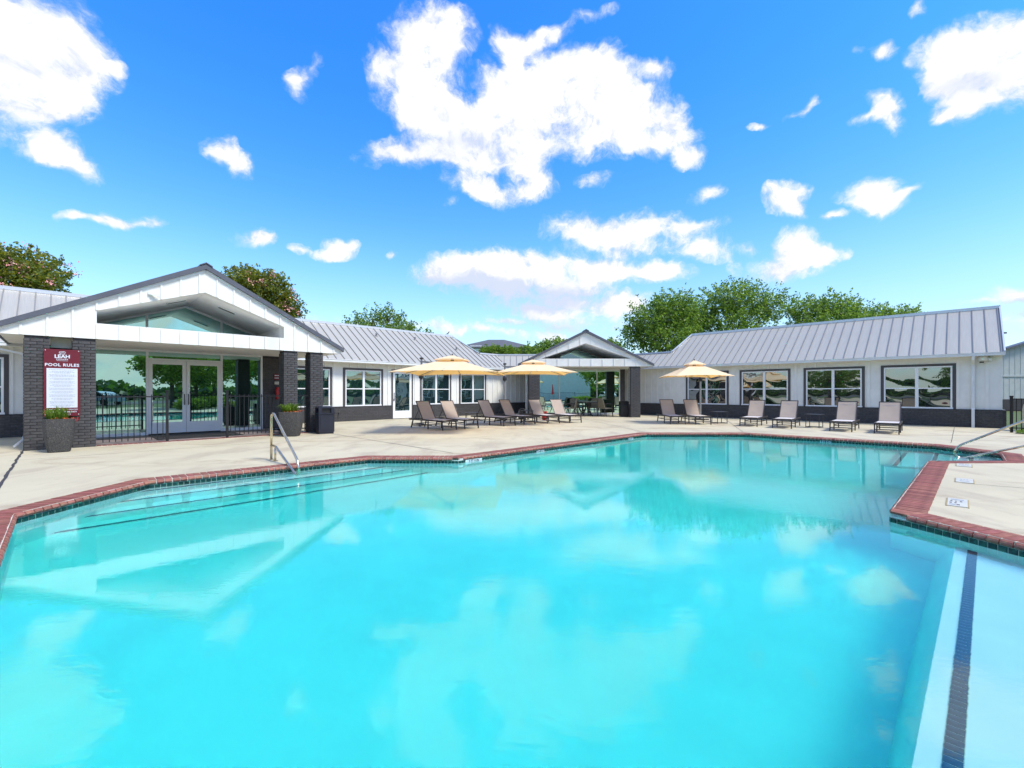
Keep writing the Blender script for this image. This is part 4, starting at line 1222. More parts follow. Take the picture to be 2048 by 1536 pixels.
m.tube([(scx-.045, sy-.038, sz0+shh*.947), (scx-.01, sy-.038, sz0+shh*.952), (scx+.035, sy-.038, sz0+shh*.962)], .005, 6); m.tube([(scx-.06, sy-.038, sz0+shh*.925), (scx, sy-.038, sz0+shh*.932), (scx+.05, sy-.038, sz0+shh*.925)], .004, 6)
m.build('emblem', 'signwhite', sg)
stext('THANK YOU FOR YOUR COOPERATION', sz0+shh*.098, .030, bold=.001)
stext('IN CASE OF EMERGENCY', sz0+shh*.062, .046, bold=.0015)
stext('PLEASE CALL 911', sz0+shh*.025, .040, bold=.0015)
zz = pz1-.035; k = 0
while zz > pz0+.03:
    w = [.24,.19,.22,.15,.235,.21][k % 6]*RS.uniform(.85,1.0); m = MB(FL); x = scx-w
    while x < scx+w:
        l = RS.uniform(.012,.045); m.box(x, min(x+l, scx+w), sy-.042, sy-.0405, zz-.0035, zz+.0035); x += l+.010
    m.build('print_line', 'ink', sg); zz -= .021 if k % 3 else .040; k += 1
for a in (sx0+.03, sx1-.03):
    for b in (sz0+.04, sz1-.03): MB(FL).tube([(a, sy-.045, b), (a, sy-.035, b)], .009, 8).build('screw', 'trimwhite', sg)

# extinguisher and small signs on the brick beside the glass
ex = xL(554, 18.6); EXY = 18.60
root = empty('fire_extinguisher', FL @ Vector((ex, EXY-.09, 1.12)), math.radians(45)); tag(root, 'red fire extinguisher cover on the dark brick beside the glass', 'fire extinguisher')
MB(FL).lathe([(.07,1.12),(.088,1.16),(.088,1.50),(.06,1.57),(.025,1.60)], 14, (ex, EXY-.09)).build('cylinder', 'red', root, smooth=True)
MB(FL).tube([(ex+.02,EXY-.10,1.60),(ex+.09,EXY-.10,1.56),(ex+.11,EXY-.10,1.30)], .014, 8).build('hose', 'black', root)
MB(FL).box(ex-.03, ex+.06, EXY-.115, EXY-.075, 1.61, 1.65).build('lever', 'black', root)
o = MB(FL).box(ex-.10, ex+.09, EXY+.02, EXY+.035, 1.86, 2.10).build('wall_sign', 'maroon'); tag(o, 'small maroon sign with white print above the fire extinguisher', 'sign')
for z_, row in ((2.035, ((-.08,.0),(.015,.07))), (1.935, ((-.08,-.045),(-.035,.065)))):
    for a_, b_ in row: MB(FL).box(ex+a_, ex+b_, EXY+.014, EXY+.019, z_-.016, z_+.016).build('print_mark', 'signwhite', o)
o = MB(FL).box(ex-.08, ex+.08, EXY+.02, EXY+.035, 1.69, 1.80).build('wall_sign', 'plate'); tag(o, 'small white notice just above the fire extinguisher', 'sign')

# planters
def flower_planter(loc, rz, label, s=(1, 1, 1)):
    root = empty('planter', loc, rz); tag(root, label, 'planter', 'pebbled planters by the large pavilion'); fr = WM[root.name] @ Matrix.Diagonal((*s, 1))
    MB(fr).lathe([(.235,0),(.25,.02),(.30,.25),(.335,.50),(.345,.74),(.345,.77),(.315,.775),(.31,.70)], 32, sq=.62).build('pot', 'planter', root, org=loc, smooth=False)
    MB(fr).lathe([(.30,.66),(.30,.70)], 20, sq=.5).build('soil', 'soil', root)
    m = MB(fr)
    for i in range(150):
        a = RS.uniform(0, 6.28); r = RS.uniform(0, .20); L_ = RS.uniform(.20, .44); x, y = r*math.cos(a)-.03, r*math.sin(a); b = a+RS.uniform(-.8,.8); t = RS.uniform(.15,.9)
        w = .014; dx, dy = math.cos(b)*t*L_, math.sin(b)*t*L_; sx_, sy_ = -math.sin(b)*w, math.cos(b)*w
        p0 = (x, y, .69); p1 = (x+dx*.5, y+dy*.5, .69+L_*.75); p2 = (x+dx, y+dy, .69+L_*(.95-.6*t*t))
        m.face([(p0[0]-sx_, p0[1]-sy_, p0[2]), (p0[0]+sx_, p0[1]+sy_, p0[2]), (p1[0]+sx_, p1[1]+sy_, p1[2]), (p1[0]-sx_, p1[1]-sy_, p1[2])])
        m.face([(p1[0]-sx_, p1[1]-sy_, p1[2]), (p1[0]+sx_, p1[1]+sy_, p1[2]), p2])
    m.build('foliage', 'leaf_bright', root, recalc=False)
    for mt, nn_ in (('petal_orange', 80), ('petal_red', 34)):
        m = MB(fr)
        for i in range(nn_):
            a = RS.uniform(0, 6.28); r = RS.uniform(.12, .29); c = Vector((r*math.cos(a)+.03, r*math.sin(a), .70+RS.uniform(0,.10)))
            if mt == 'petal_red': c.x += .12
            for k in range(4):
                q = Vector(RS.normal(size=3)).normalized()*.022; w_ = Vector(RS.normal(size=3)).normalized()*.016
                m.face([c-q-w_, c+q-w_*.3, c+q*.8+w_])
        m.build('flowers', mt, root, recalc=False)
    return root
p = FL @ Vector((-.05, 14.98, 0)); flower_planter(p, math.radians(45), 'pebbled grey planter with spiky plant and red flowers under the sign', (.80, .80, 1.0))
p = G(583, 872.5); flower_planter((p.x-.06, p.y+.1, 0), math.radians(12), 'pebbled grey planter with orange flowers beside the first right pier')

# litter bins
def litter_bin(loc, rz, label, w=.50, h=.92, m_='binblue'):
    root = empty('litter_bin', loc, rz); tag(root, label, 'litter bin'); fr = WM[root.name]; q = w/2
    b = MB(fr); b.box(-q+.02, q-.02, -q+.02, q-.02, 0, .06); b.box(-q, q, -q, q, .06, h*.72); b.build('body', m_, root)
    for s in range(4):
        f2 = fr @ Matrix.Rotation(math.radians(90*s), 4, 'Z')
        MB(f2).box(-q+.05, q-.05, -q-.012, -q, .12, h*.68).build('side_panel', m_, root)
    hd = MB(fr)
    hd.box(-q-.02, q+.02, -q-.02, q+.02, h*.725, h*.76); hd.box(-q, q, -q, q, h*.93, h*.97); hd.lathe([(q*1.0, h*.97), (q*.8, h)], 16, sq=.6)
    for sx in (-1, 1):
        for sy_ in (-1, 1): hd.box(sx*q, sx*(q-.10), sy_*q, sy_*(q-.10), h*.76, h*.93)
    hd.build('hood', m_, root)
    MB(fr).box(-q+.06, q-.06, -q+.06, q-.06, h*.76, h*.93).build('liner', 'black', root)
    return root
p = G(645, 868); litter_bin((p.x-.03, p.y+.25, 0), math.radians(45-8), 'dark navy litter bin against the outermost right brick pier')
litter_bin((6.32, 25.42, 0), 0, 'black litter bin behind the pier of the centre pavilion', .46, .90, 'black')

# ================================================================== downspouts, lights, small fittings
def pipe_part(name, label, fr, pts, w=.09, d=.07, m_='gutter', cat='downspout'):
    mb = MB(fr); P = [Vector(p) for p in pts]
    for a, b in zip(P, P[1:]):
        e = (b-a).normalized()*.02; mb.bar(a-e, b+e, w, d, up=(0, 1, 0))
    return tag(mb.build(name, m_), label, cat)
xd = xR(1946)
pipe_part('downspout', 'white downspout down the right wing near its end corner', FR, [(xd, 25.03, 2.80), (xd, 25.06, 2.68), (xd, 25.42, 2.50), (xd, 25.42, .74), (xd, 25.39, .70), (xd, 25.37, .02)])
pipe_part('downspout', 'white downspout beside the left pier of the centre pavilion', I4, [(.80, 25.6, 2.75), (.80, 25.6, .25), (.74, 25.45, .10)], .06, .06)
pipe_part('downspout', 'white downspout bending to the outermost left brick pier', FL, [(-1.9, 17.2, 2.62), (-1.2, 16.95, 2.50), (-.70, 16.75, 2.36), (-.66, 16.75, .34), (-.70, 16.72, .20), (-.84, 16.65, .05)], .045, .045)
xs_ = xR(1966)
root = empty('security_light', FR @ Vector((xs_, 25.4, 2.55)), math.radians(-45)); tag(root, 'white security light and camera under the eave at the right end', 'light')
MB(FR).lathe([(.03,2.60),(.14,2.62),(.155,2.70),(.14,2.78)], 16, (xs_, 25.36)).build('housing', 'white', root)
MB(FR).box(xs_+.14, xs_+.24, 25.30, 25.50, 2.62, 2.72).build('camera_body', 'gutter', root)
MB(FR).box(xs_-.10, xs_+.02, 25.27, 25.33, 2.53, 2.58).build('lens', 'black', root)
for i, (px, py) in enumerate(((753, 675), (830, 680), (913, 690))):
    k = (px-1024)/F
    # on the left roof plane
    t = .9 if i < 2 else 1.6
    y = 20.40+3.24-t; x = (k*1+1)/(1-k)*y; z = ZE+(5.05-ZE)/3.24*(3.24-t)
    mb = MB(FL); mb.lathe([(.045, z-.05), (.045, z+.10), (.06, z+.11), (.06, z+.16), (.02, z+.17)], 10, (x, y)); mb.lathe([(.10, z-.08), (.06, z+.02)], 10, (x, y))
    tag(mb.build('roof_vent', 'seam'), ['small pipe vent on the left roof, leftmost of three', 'small pipe vent on the left roof, middle of three', 'small pipe vent on the left roof, nearest its right end'][i], 'vent', 'pipe vents on the left wing roof')
# bird on the ridge
bx = 17.75; by = 23.63; bz = 5.10
mb = MB(FL)
mb.tube([(bx-.10, by, bz+.06), (bx-.04, by, bz+.10), (bx+.03, by, bz+.15), (bx+.07, by, bz+.20)], .028, 8, .032); mb.tube([(bx+.06, by, bz+.19), (bx+.085, by, bz+.235)], .03, 8, .026)
mb.tube([(bx+.09, by, bz+.24), (bx+.14, by, bz+.235)], .009, 6, .003); mb.bar((bx-.09, by, bz+.07), (bx-.22, by, bz+.0), .03, .01)
for s in (-.015, .015): mb.tube([(bx, by+s, bz+.11), (bx+.005, by+s, bz-.005)], .005, 5)
tag(mb.build('bird', 'bird', smooth=True), 'small dark bird perched on the end of the left roof ridge', 'bird')
# wall fittings on brick bands
for fr, x, y, lab in ((FL, xL(676), 20.75, 'small dark tap on the brick band left of the square window'), (FL, xL(909), 20.75, 'small dark tap on the brick band behind the side table')):
    mb = MB(fr); mb.tube([(x, y, .40), (x, y-.09, .42), (x, y-.12, .36)], .018, 8); mb.tube([(x-.03, y-.07, .47), (x+.03, y-.07, .47)], .012, 6); mb.tube([(x, y-.07, .41), (x, y-.07, .47)], .008, 6)
    tag(mb.build('tap', 'frame'), lab, 'tap')
# coiled hose + red bucket near the umbrella base
mb = MB(); c = (.52, 22.9)
for k in range(4):
    r = .26-.03*(k % 2); mb.tube([(c[0]+r*math.cos(a)*.75, c[1]+.12*math.sin(a)+k*.03, .30+r*math.sin(a)) for a in np.linspace(0, 6.28, 18)], .022, 6)
mb.tube([(c[0]+.2, c[1], .1), (c[0]+.35, c[1]-.2, .03), (c[0]+.1, c[1]-.5, .03)], .02, 6); mb.box(c[0]-.2, c[0]+.2, c[1]+.1, c[1]+.16, 0, .5)
tag(mb.build('hose_reel', 'black'), 'dark coiled hose on a stand between the loungers', 'hose reel')
mb = MB(); bc = (1.62, 22.6); mb.lathe([(.10,0),(.135,.38),(.145,.40),(.145,.43),(.125,.43),(.115,.05)], 18, bc); mb.tube([(bc[0]-.14, bc[1], .40), (bc[0]-.1, bc[1]-.1, .30), (bc[0]+.1, bc[1]-.1, .30), (bc[0]+.14, bc[1], .40)], .006, 5)
tag(mb.build('bucket', 'red'), 'bright red bucket behind the reclined loungers', 'bucket')
# thin pale beads standing in for the sunlit mortar edge of the pier
mb = MB()
for k in range(24): mb.lathe([(.010, 2.75-k*.085), (.022, 2.73-k*.085), (.010, 2.69-k*.085)], 6, (6.485, 24.86))
tag(mb.build('edge_glint', 'plate'), 'pale string of beads standing in for the sunlit edge of the right pier of the centre pavilion', 'edge highlight')

# ================================================================== cantilever umbrellas
def umbrella(label, c, size, ze, zap, yaw, mast, zm, half_top=.155):
    root = empty('umbrella', mast, 0); tag(root, label, 'umbrella', 'cream cantilever umbrellas on the deck')
    fr = place((c[0], c[1], 0), yaw); h = size/2; zt = ze + (zap-ze)*.66; ht = size*.115
    def rect(s0, s1, z0, z1, sag, scal, n=10, rings=7):
        """four sided canopy skin between half size s0 (top) and s1 (edge)"""
        m = MB(fr); grid = []
        for r in range(rings+1):
            t = r/rings; s = s0 + (s1-s0)*t; row = []
            for side in range(4):
                for k in range(n):
                    q = k/n; e = 2*q-1
                    x, y = [(e*s, -s), (s, e*s), (-e*s, s), (-s, -e*s)][side]
                    corner = abs(e)
                    z = z0 + (z1-z0)*t - sag*math.sin(math.pi*t)*(1-corner**2)*1.0 + scal*t**3*(1-corner**1.6)
                    row.append(m.P((x, y, z)))
            grid.append(row)
        N = len(grid[0])
        for a, b in zip(grid, grid[1:]):
            for k in range(N): m.f.append([a[k], a[(k+1)%N], b[(k+1)%N], b[k]])
        return m
    mcan = rect(ht, h, zt, ze, .035, .035)
    # short valance round the rim
    rim = []
    n = 40
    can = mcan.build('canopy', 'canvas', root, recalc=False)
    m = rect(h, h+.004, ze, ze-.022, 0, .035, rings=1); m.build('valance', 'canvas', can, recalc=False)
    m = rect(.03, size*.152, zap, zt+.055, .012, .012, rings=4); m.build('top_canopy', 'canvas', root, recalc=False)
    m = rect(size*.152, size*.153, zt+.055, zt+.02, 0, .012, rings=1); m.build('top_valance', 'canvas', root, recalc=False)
    # ribs under the canopy
    for k in range(8):
        a = math.pi/4*k; e = h*(1.0 if k % 2 == 0 else S2)*.985
        m = MB(fr); m.bar((0, 0, zt-.02), (math.cos(a)*e, math.sin(a)*e, ze+ (.045 if k % 2 == 0 else .0)-.03), .018, .026); m.build('rib', 'umb_gray', root)
    m = MB(fr); m.lathe([(.05, zt-.12), (.07, zt-.10), (.07, zt), (.03, zap-.01), (.02, zap+.03), (.035, zap+.05), (.01, zap+.06)], 12); m.build('hub', 'frame', root)
    # mast, arm, crank, foot
    mx, my = mast[0], mast[1]
    m = MB(); m.tube([(mx, my, .06), (mx, my, zm)], .042, 12); m.build('mast', 'umb_gray', root, smooth=False)
    m = MB(); m.lathe([(.05, zm-.02), (.085, zm+.0), (.085, zm+.04), (.04, zm+.06)], 12, (mx, my)); m.build('mast_cap', 'frame', root)
    m = MB(); m.bar((mx, my, zm-.12), (c[0], c[1], zt-.10), .05, .07); m.build('arm', 'umb_gray', root)
    m = MB(); m.lathe([(.03, 1.93), (.09, 1.97), (.10, 2.07), (.08, 2.16), (.03, 2.18)], 12, (mx-.01, my-.03)); m.tube(fillet([(mx+.0, my-.1, 2.05), (mx+.0, my-.2, 2.04), (mx-.02, my-.2, 1.90), (mx-.02, my-.26, 1.89)], .03, 3), .014, 6); m.build('crank', 'black', root)
    m = MB(); m.bar((mx-.42, my, .035), (mx+.42, my, .035), .07, .05); m.bar((mx, my-.42, .033), (mx, my+.42, .033), .07, .045); m.lathe([(.12, .06), (.10, .09), (.06, .12)], 14, (mx, my)); m.build('cross_foot', 'frame', root)
    return root
umbrella('cream square umbrella at left, over the two foremost loungers', (-2.12, 16.0), 3.40, 2.06, 2.70, math.radians(-4), (-3.76, 18.7, 0), 2.78)
umbrella('cream square umbrella at the middle, before the centre pavilion', (.92, 19.5), 3.22, 2.20, 2.80, math.radians(3), (-.35, 22.1, 0), 2.76)
umbrella('cream square umbrella at right, before the clubhouse wall', (8.10, 20.0), 2.42, 2.08, 2.80, math.radians(-2), (9.42, 22.5, 0), 2.60)

# ================================================================== sun loungers
def make_lounger():
    root = empty('sun_lounger', (0, 0, 0)); LEN, W2 = 2.28, .315; zs = .335; th = 1.36     # x: foot end at 0, head end at LEN
    m = MB()
    for s in (-1, 1): m.bar((-.02, s*W2, zs), (LEN, s*W2, zs-.01), .035, .05)
    for x in (0, th+.02, LEN): m.bar((x, -W2, zs-.005), (x, W2, zs-.005), .03, .045)
    m.build('side_rails', 'frame', root)
    for x, dx in ((.10, -.05), (.98, 0), (LEN-.28, .14)):
        for s in (-1, 1):
            mm = MB(); mm.bar((x, s*W2, zs-.02), (x+dx, s*W2, .0), .034, .044, up=(1, 0, 0)); mm.build('leg', 'frame', root)
    for x, z in ((.075, .14), (.98, .16), (LEN-.20, .16)):
        MB().bar((x, -W2, z), (x, W2, z), .022, .028).build('stretcher', 'frame', root)
    for s in (-1, 1): MB().bar((.98, s*W2, .17), (LEN-.20, s*W2, .17), .018, .024).build('lower_rail', 'frame', root)
    # seat sling, slightly dished
    m = MB(); nx, ny = 10, 6
    g = [[m.P((.02+(th-.04)*i/nx, (-W2+.02)+(2*W2-.04)*j/ny, zs+.028-.022*math.sin(math.pi*j/ny)*math.sin(math.pi*i/nx)+(.015 if i == 0 else 0))) for j in range(ny+1)] for i in range(nx+1)]
    for i in range(nx):
        for j in range(ny): m.f.append([g[i][j], g[i+1][j], g[i+1][j+1], g[i][j+1]])
    m.build('seat_sling', 'slingseat', root, recalc=False, smooth=True)
    # raised back
    bx0, bz0, bx1, bz1 = th, zs+.02, th+.47, 1.04
    m = MB()
    for s in (-1, 1): m.bar((bx0, s*(W2-.015), bz0), (bx1, s*(W2-.015), bz1), .026, .032, up=(1, 0, 0))
    m.bar((bx1, -W2+.015, bz1), (bx1, W2-.015, bz1), .028, .028); m.bar((bx0, -W2+.015, bz0), (bx0, W2-.015, bz0), .026, .026)
    m.bar((bx0+.27, -W2+.03, bz0+.38), (bx0+.62, -W2+.05, zs-.03), .016, .022); m.bar((bx0+.27, W2-.03, bz0+.38), (bx0+.62, W2-.05, zs-.03), .016, .022)
    bk = m.build('back_frame', 'frame', root)
    m = MB(); nx = 8
    g = [[m.P((bx0+(bx1-bx0)*i/nx + .02*math.sin(math.pi*j/ny)*math.sin(math.pi*i/nx), (-W2+.03)+(2*W2-.06)*j/ny, bz0+(bz1-bz0)*i/nx)) for j in range(ny+1)] for i in range(nx+1)]
    for i in range(nx):
        for j in range(ny): m.f.append([g[i][j], g[i+1][j], g[i+1][j+1], g[i][j+1]])
    m.build('back_sling', 'sling', root, recalc=False, smooth=True)
    MB().box(bx1-.085, bx1-.05, -W2+.035, W2-.035, bz1-.135, bz1-.125).build('seam_strip', 'slingseat', root)
    return root
LG = [((-2.25,16.50),45,'taupe sling lounger, foremost of the left group, in front of the umbrella foot'),
      ((-1.50,17.12),41,'taupe sling lounger beside the foremost one, left of the round side table'),
      ((-.06,18.50),42,'taupe sling lounger just right of the round side table'),
      ((.80,19.45),40,'taupe sling lounger between the round side table and the coiled hose'),
      ((1.87,19.97),27,'taupe sling lounger in front of the red bucket'),
      ((2.90,20.35),25,'taupe sling lounger in front of the patio table chairs'),
      ((7.17,19.40),-3,'taupe sling lounger left of the right umbrella mast'),
      ((8.21,19.26),-4,'taupe sling lounger in front of the right umbrella mast'),
      ((9.58,18.26),-39,'taupe sling lounger beneath the second window from the right umbrella'),
      ((10.34,17.26),-40,'taupe sling lounger with a pale headrest seam, left of the last square table'),
      ((11.57,15.85),-43,'taupe sling lounger right of the last square table, second from the right end'),
      ((12.44,14.95),-43,'taupe sling lounger nearest the handrail, rightmost of the row')]
proto = make_lounger()
for i, ((x, y), a, lab) in enumerate(LG):
    a = math.radians(a); back = Vector((-math.sin(a), math.cos(a)))
    W = place((x, y, 0), math.atan2(back.y, back.x))
    o = proto if i == 0 else copy_tree(proto, W)
    if i == 0: proto.matrix_basis = W
    tag(o, lab, 'sun lounger', 'taupe sun loungers round the pool')

def side_table(loc, rz, rnd, label):
    root = empty('side_table', loc, rz); tag(root, label, 'side table', 'small dark side tables'); fr = WM[root.name]; h = .53; q = .25
    if rnd:
        MB(fr).lathe([(q+.04, h-.02), (q+.05, h-.01), (q+.05, h), (q+.03, h+.004)], 24).build('table_top', 'frame', root)
    else:
        MB(fr).box(-q-.03, q+.03, -q-.03, q+.03, h-.02, h).build('table_top', 'frame', root)
    for sx in (-1, 1):
        for sy_ in (-1, 1): MB(fr).bar((sx*q*.88, sy_*q*.88, h-.02), (sx*q*(1.05 if rnd else .9), sy_*q*(1.05 if rnd else .9), 0), .022, .022).build('leg', 'frame', root)
    m = MB(fr); 
    for s in (-1, 1): m.bar((-q*.9, s*q*.9, .03), (q*.9, s*q*.9, .03), .02, .02); m.bar((s*q*.9, -q*.9, .032), (s*q*.9, q*.9, .032), .02, .02)
    m.build('lower_ring', 'frame', root)
    return root
side_table((-1.72, 19.2, 0), 0, True, 'round dark side table between the second and third lounger from the left')
side_table((.72, 21.2, 0), 0, True, 'round dark side table behind the fourth lounger from the left')
p = G(1441, 847); side_table((p.x, p.y+.1, 0), .1, False, 'square dark side table right of the right umbrella mast')
p = G(1632, 855.5); side_table((p.x, p.y+.1, 0), .7, False, 'square dark side table between the last two pairs of loungers')

# ================================================================== patio dining set under the centre pavilion
tx, ty = 4.35, 26.2
root = empty('dining_table', (tx, ty, 0)); tag(root, 'round dark patio table under the centre pavilion', 'table')
MB().lathe([(.70, .80), (.72, .81), (.72, .84), (.68, .85)], 28, (tx, ty)).build('table_top', 'frame', root)
for k in range(4):
    a = math.pi/4+k*math.pi/2; MB().tube([(tx+.12*math.cos(a), ty+.12*math.sin(a), .80), (tx+.10*math.cos(a), ty+.10*math.sin(a), .45), (tx+.42*math.cos(a), ty+.42*math.sin(a), 0)], .025, 8).build('leg', 'frame', root)
def make_chair():
    root = empty('patio_chair', (0,0,0)); w = .30
    for sx in (-1, 1):
        MB().tube(fillet([(sx*w, -.30, 0), (sx*w, -.27, .48), (sx*w, -.25, .72), (sx*w, .20, .74), (sx*(w-.02), .27, .50)], .06, 4), .018, 8).build('arm_frame', 'frame', root)
        MB().tube([(sx*(w-.02), .25, .46), (sx*w, .34, 0)], .018, 8).build('leg', 'frame', root)
        MB().tube([(sx*(w-.04), -.26, .46), (sx*(w-.02), -.30, 0)], .016, 8).build('leg', 'frame', root)
    m = MB(); m.box(-w+.02, w-.02, -.28, .26, .44, .50); m.build('seat', 'chair', root)
    m = MB(); n = 8; g = []
    for i in range(n+1):
        t = i/n; z = .48+.56*t; r = []
        for k in range(9):
            u = -1+k/4; ww = (w-.01)*(1-.18*max(0, t-.6)/.4*abs(u)); r.append(m.P((u*ww, .25+.14*t-.07*(u*u-1)*-1*.5, z-.05*u*u*(t > .8)*(t-.8)*5)))
        g.append(r)
    for i in range(n):
        for k in range(8): m.f.append([g[i][k], g[i][k+1], g[i+1][k+1], g[i+1][k]])
    o = m.build('backrest', 'chair', root, recalc=False)
    sol = o.modifiers.new('t', 'SOLIDIFY'); sol.thickness = .03
    return root
cp = make_chair()
CH = [((3.38, 25.85), 250, 'olive wicker chair at the left side of the patio table, back towards the pool'),
      ((5.35, 25.8), 118, 'olive wicker chair at the right side of the patio table'),
      ((3.9, 27.1), 20, 'olive wicker chair behind the patio table, left of the two near the glass'),
      ((4.95, 27.05), -25, 'olive wicker chair behind the patio table, right of the two near the glass')]
for i, ((x, y), a, lab) in enumerate(CH):
    W = place((x, y, 0), math.radians(a))
    o = cp if i == 0 else copy_tree(cp, W)
    if i == 0: cp.matrix_basis = W
    tag(o, lab, 'chair', 'wicker chairs round the patio table')

# ================================================================== vegetation
def leaf_mesh(centers, size, jit, tri=2, aspect=.55, droop=0.0):
    n = len(centers)
    a = RS.normal(size=(n, 3)); a[:, 2] -= droop; a /= np.linalg.norm(a, axis=1)[:, None]
    b = RS.normal(size=(n, 3)); b -= a*(a*b).sum(1)[:, None]; b /= np.linalg.norm(b, axis=1)[:, None]
    s = size*RS.uniform(1-jit, 1+jit, n)[:, None]
    v = np.empty((n, 4, 3)); v[:, 0] = centers - a*s*.5; v[:, 1] = centers + b*s*aspect*.5; v[:, 2] = centers + a*s*.5; v[:, 3] = centers - b*s*aspect*.5
    return v.reshape(-1, 3), np.arange(n*4).reshape(-1, 4)
def mesh_np(name, v, f, m, parent, W):
    Wi = np.array(W.inverted()); v = v @ Wi[:3, :3].T + Wi[:3, 3]
    me = bpy.data.meshes.new(name); me.vertices.add(len(v)); me.vertices.foreach_set('co', v.ravel())
    me.loops.add(f.size); me.loops.foreach_set('vertex_index', f.ravel().astype(np.int32)); me.polygons.add(len(f))
    me.polygons.foreach_set('loop_start', np.arange(0, f.size, 4, dtype=np.int32)); me.polygons.foreach_set('loop_total', np.full(len(f), 4, dtype=np.int32))
    me.update(); me.validate(); me.materials.append(M[m]); return link(name, me, parent, W)
def tree(name, label, base, trunk_h, blobs, leaf, shoots=300, per=26, size=.17, shoot_len=1.2, group=None, blossom=None, cat='tree', upward=.35, fill=.5, trunk_r=.16):
    """blobs: list of (dx,dy,z,rx,ry,rz) masses of the crown. Leafy shoots poke out of them, so that the outline stays ragged"""
    root = empty(name, base); tag(root, label, cat, group); W = WM[root.name]; bx, by, bz = base
    vol = np.array([b[3]*b[4]*b[5] for b in blobs])**.7; vol /= vol.sum()
    cs = []; tips = []
    limbs = MB()
    if trunk_h > 0:
        limbs.tube([(bx, by, bz-.1), (bx+RS.uniform(-.1,.1), by, bz+trunk_h*.6), (bx+RS.uniform(-.2,.2), by+RS.uniform(-.2,.2), bz+trunk_h)], trunk_r*1.2, 9, trunk_r*.8)
        for b in blobs:
            c = Vector((bx+b[0], by+b[1], b[2])); s = Vector((bx, by, bz+trunk_h*RS.uniform(.7, 1)))
            mid = s.lerp(c, .5) + Vector((RS.uniform(-.3,.3), RS.uniform(-.3,.3), -.2)); limbs.tube([s, mid, c], trunk_r*.5, 7, .03)
            for _ in range(5):
                q = c + Vector((RS.uniform(-1,1)*b[3]*.8, RS.uniform(-1,1)*b[4]*.8, RS.uniform(-.3,.9)*b[5])); limbs.tube([c.lerp(mid, .3), c.lerp(q, .5)+Vector((0,0,.1)), q], .035, 5, .01)
    for k in range(shoots):
        b = blobs[RS.choice(len(blobs), p=vol)]
        d = RS.normal(size=3); d /= np.linalg.norm(d); r = RS.uniform(.25, 1.0)**.45
        p = np.array([bx+b[0]+d[0]*b[3]*r, by+b[1]+d[1]*b[4]*r, b[2]+d[2]*b[5]*r])
        dr = d*.8 + np.array([0, 0, upward]) + RS.normal(size=3)*.45; dr /= np.linalg.norm(dr); Ls = shoot_len*RS.uniform(.5, 1.15)
        q = p + dr*Ls*.5
        t = RS.uniform(0, 1, per)[:, None]; spread = .26*(1-.65*t)
        cs.append(p - dr*Ls*.5 + dr*Ls*t + RS.normal(size=(per, 3))*spread*.55 + np.array([0, 0, -.12])*t*t)
        if k % 6 == 0 and trunk_h > 0: limbs.tube([tuple(p-dr*Ls*.6), tuple(p+dr*Ls*.35)], .014, 4, .005)
    for b in blobs:                                     # inner mass
        n = int(fill*shoots*per*(b[3]*b[4]*b[5])**.7/sum((q[3]*q[4]*q[5])**.7 for q in blobs))
        d = RS.normal(size=(n, 3)); d /= np.linalg.norm(d, axis=1)[:, None]; r = RS.uniform(0, 1, n)[:, None]**.40*.93
        cs.append(d*r*np.array([b[3], b[4], b[5]]) + np.array([bx+b[0], by+b[1], b[2]]))
    cc = np.concatenate(cs); cc = cc[cc[:, 2] > bz+.05]
    v, f = leaf_mesh(cc, size, .35); mesh_np('crown', v, f, leaf, root, W)
    if trunk_h > 0: limbs.build('trunk', 'bark', root, org=base)
    if blossom:
        n = blossom; ks = []
        for _ in range(n):
            b = blobs[RS.choice(len(blobs), p=vol)]; d = RS.normal(size=3); d[2] = abs(d[2])*.9-.25; d[1] -= .35; d /= np.linalg.norm(d)
            c = np.array([bx+b[0]+d[0]*b[3]*1.04, by+b[1]+d[1]*b[4]*1.04, b[2]+d[2]*b[5]*1.06]); ks.append(c + RS.normal(size=(26, 3))*.13)
        v, f = leaf_mesh(np.concatenate(ks), size*.62, .3, aspect=.8); mesh_np('seed_pods', v, f, 'petal_pink', root, W)
    return root
def tree_px(name, label, d, masses, leaf, **kw):
    """masses given as photo pixels (cx, cy, rx, ry, depth factor)"""
    k = d/F; cx0 = sum(m_[0] for m_ in masses)/len(masses); X0 = (cx0-1024)*k
    bl = [((m_[0]-1024)*k - X0, RS.uniform(-.4,.4)*m_[2]*k, H+(HY-m_[1])*k, m_[2]*k, m_[2]*k*.9, m_[3]*k) for m_ in masses]
    zb = min(b[2]-b[5] for b in bl)
    return tree(name, label, (X0, d, 0), max(2.0, zb+.8), bl, leaf, **kw)
tree_px('flowering_tree', 'green tree with pink seed pods behind the roof at the far left', 22, [(-10,555,90,58),(45,535,62,45),(75,570,50,42),(15,610,110,45),(-60,520,70,50)], 'leaf_myrtle', shoots=620, per=30, size=.15, shoot_len=.8, blossom=48, fill=.6, group='trees with pink seed pods')
tree_px('flowering_tree', 'green tree with pink seed pods behind the right slope of the large pavilion', 27, [(500,575,52,40),(545,590,48,46),(575,620,32,34),(460,590,50,40),(540,640,60,40)], 'leaf_myrtle', shoots=560, per=28, size=.155, shoot_len=.85, blossom=36, fill=.6, group='trees with pink seed pods')
tree_px('small_tree', 'light green airy tree behind the left wing roof', 36, [(735,640,34,22),(775,635,30,22),(710,658,32,16),(800,655,34,18),(835,672,28,12),(760,680,85,22)], 'leaf_bright', shoots=380, per=22, size=.18, shoot_len=1.7, fill=.18, upward=.75)
g_ = 'evergreen oaks beyond the right wing'
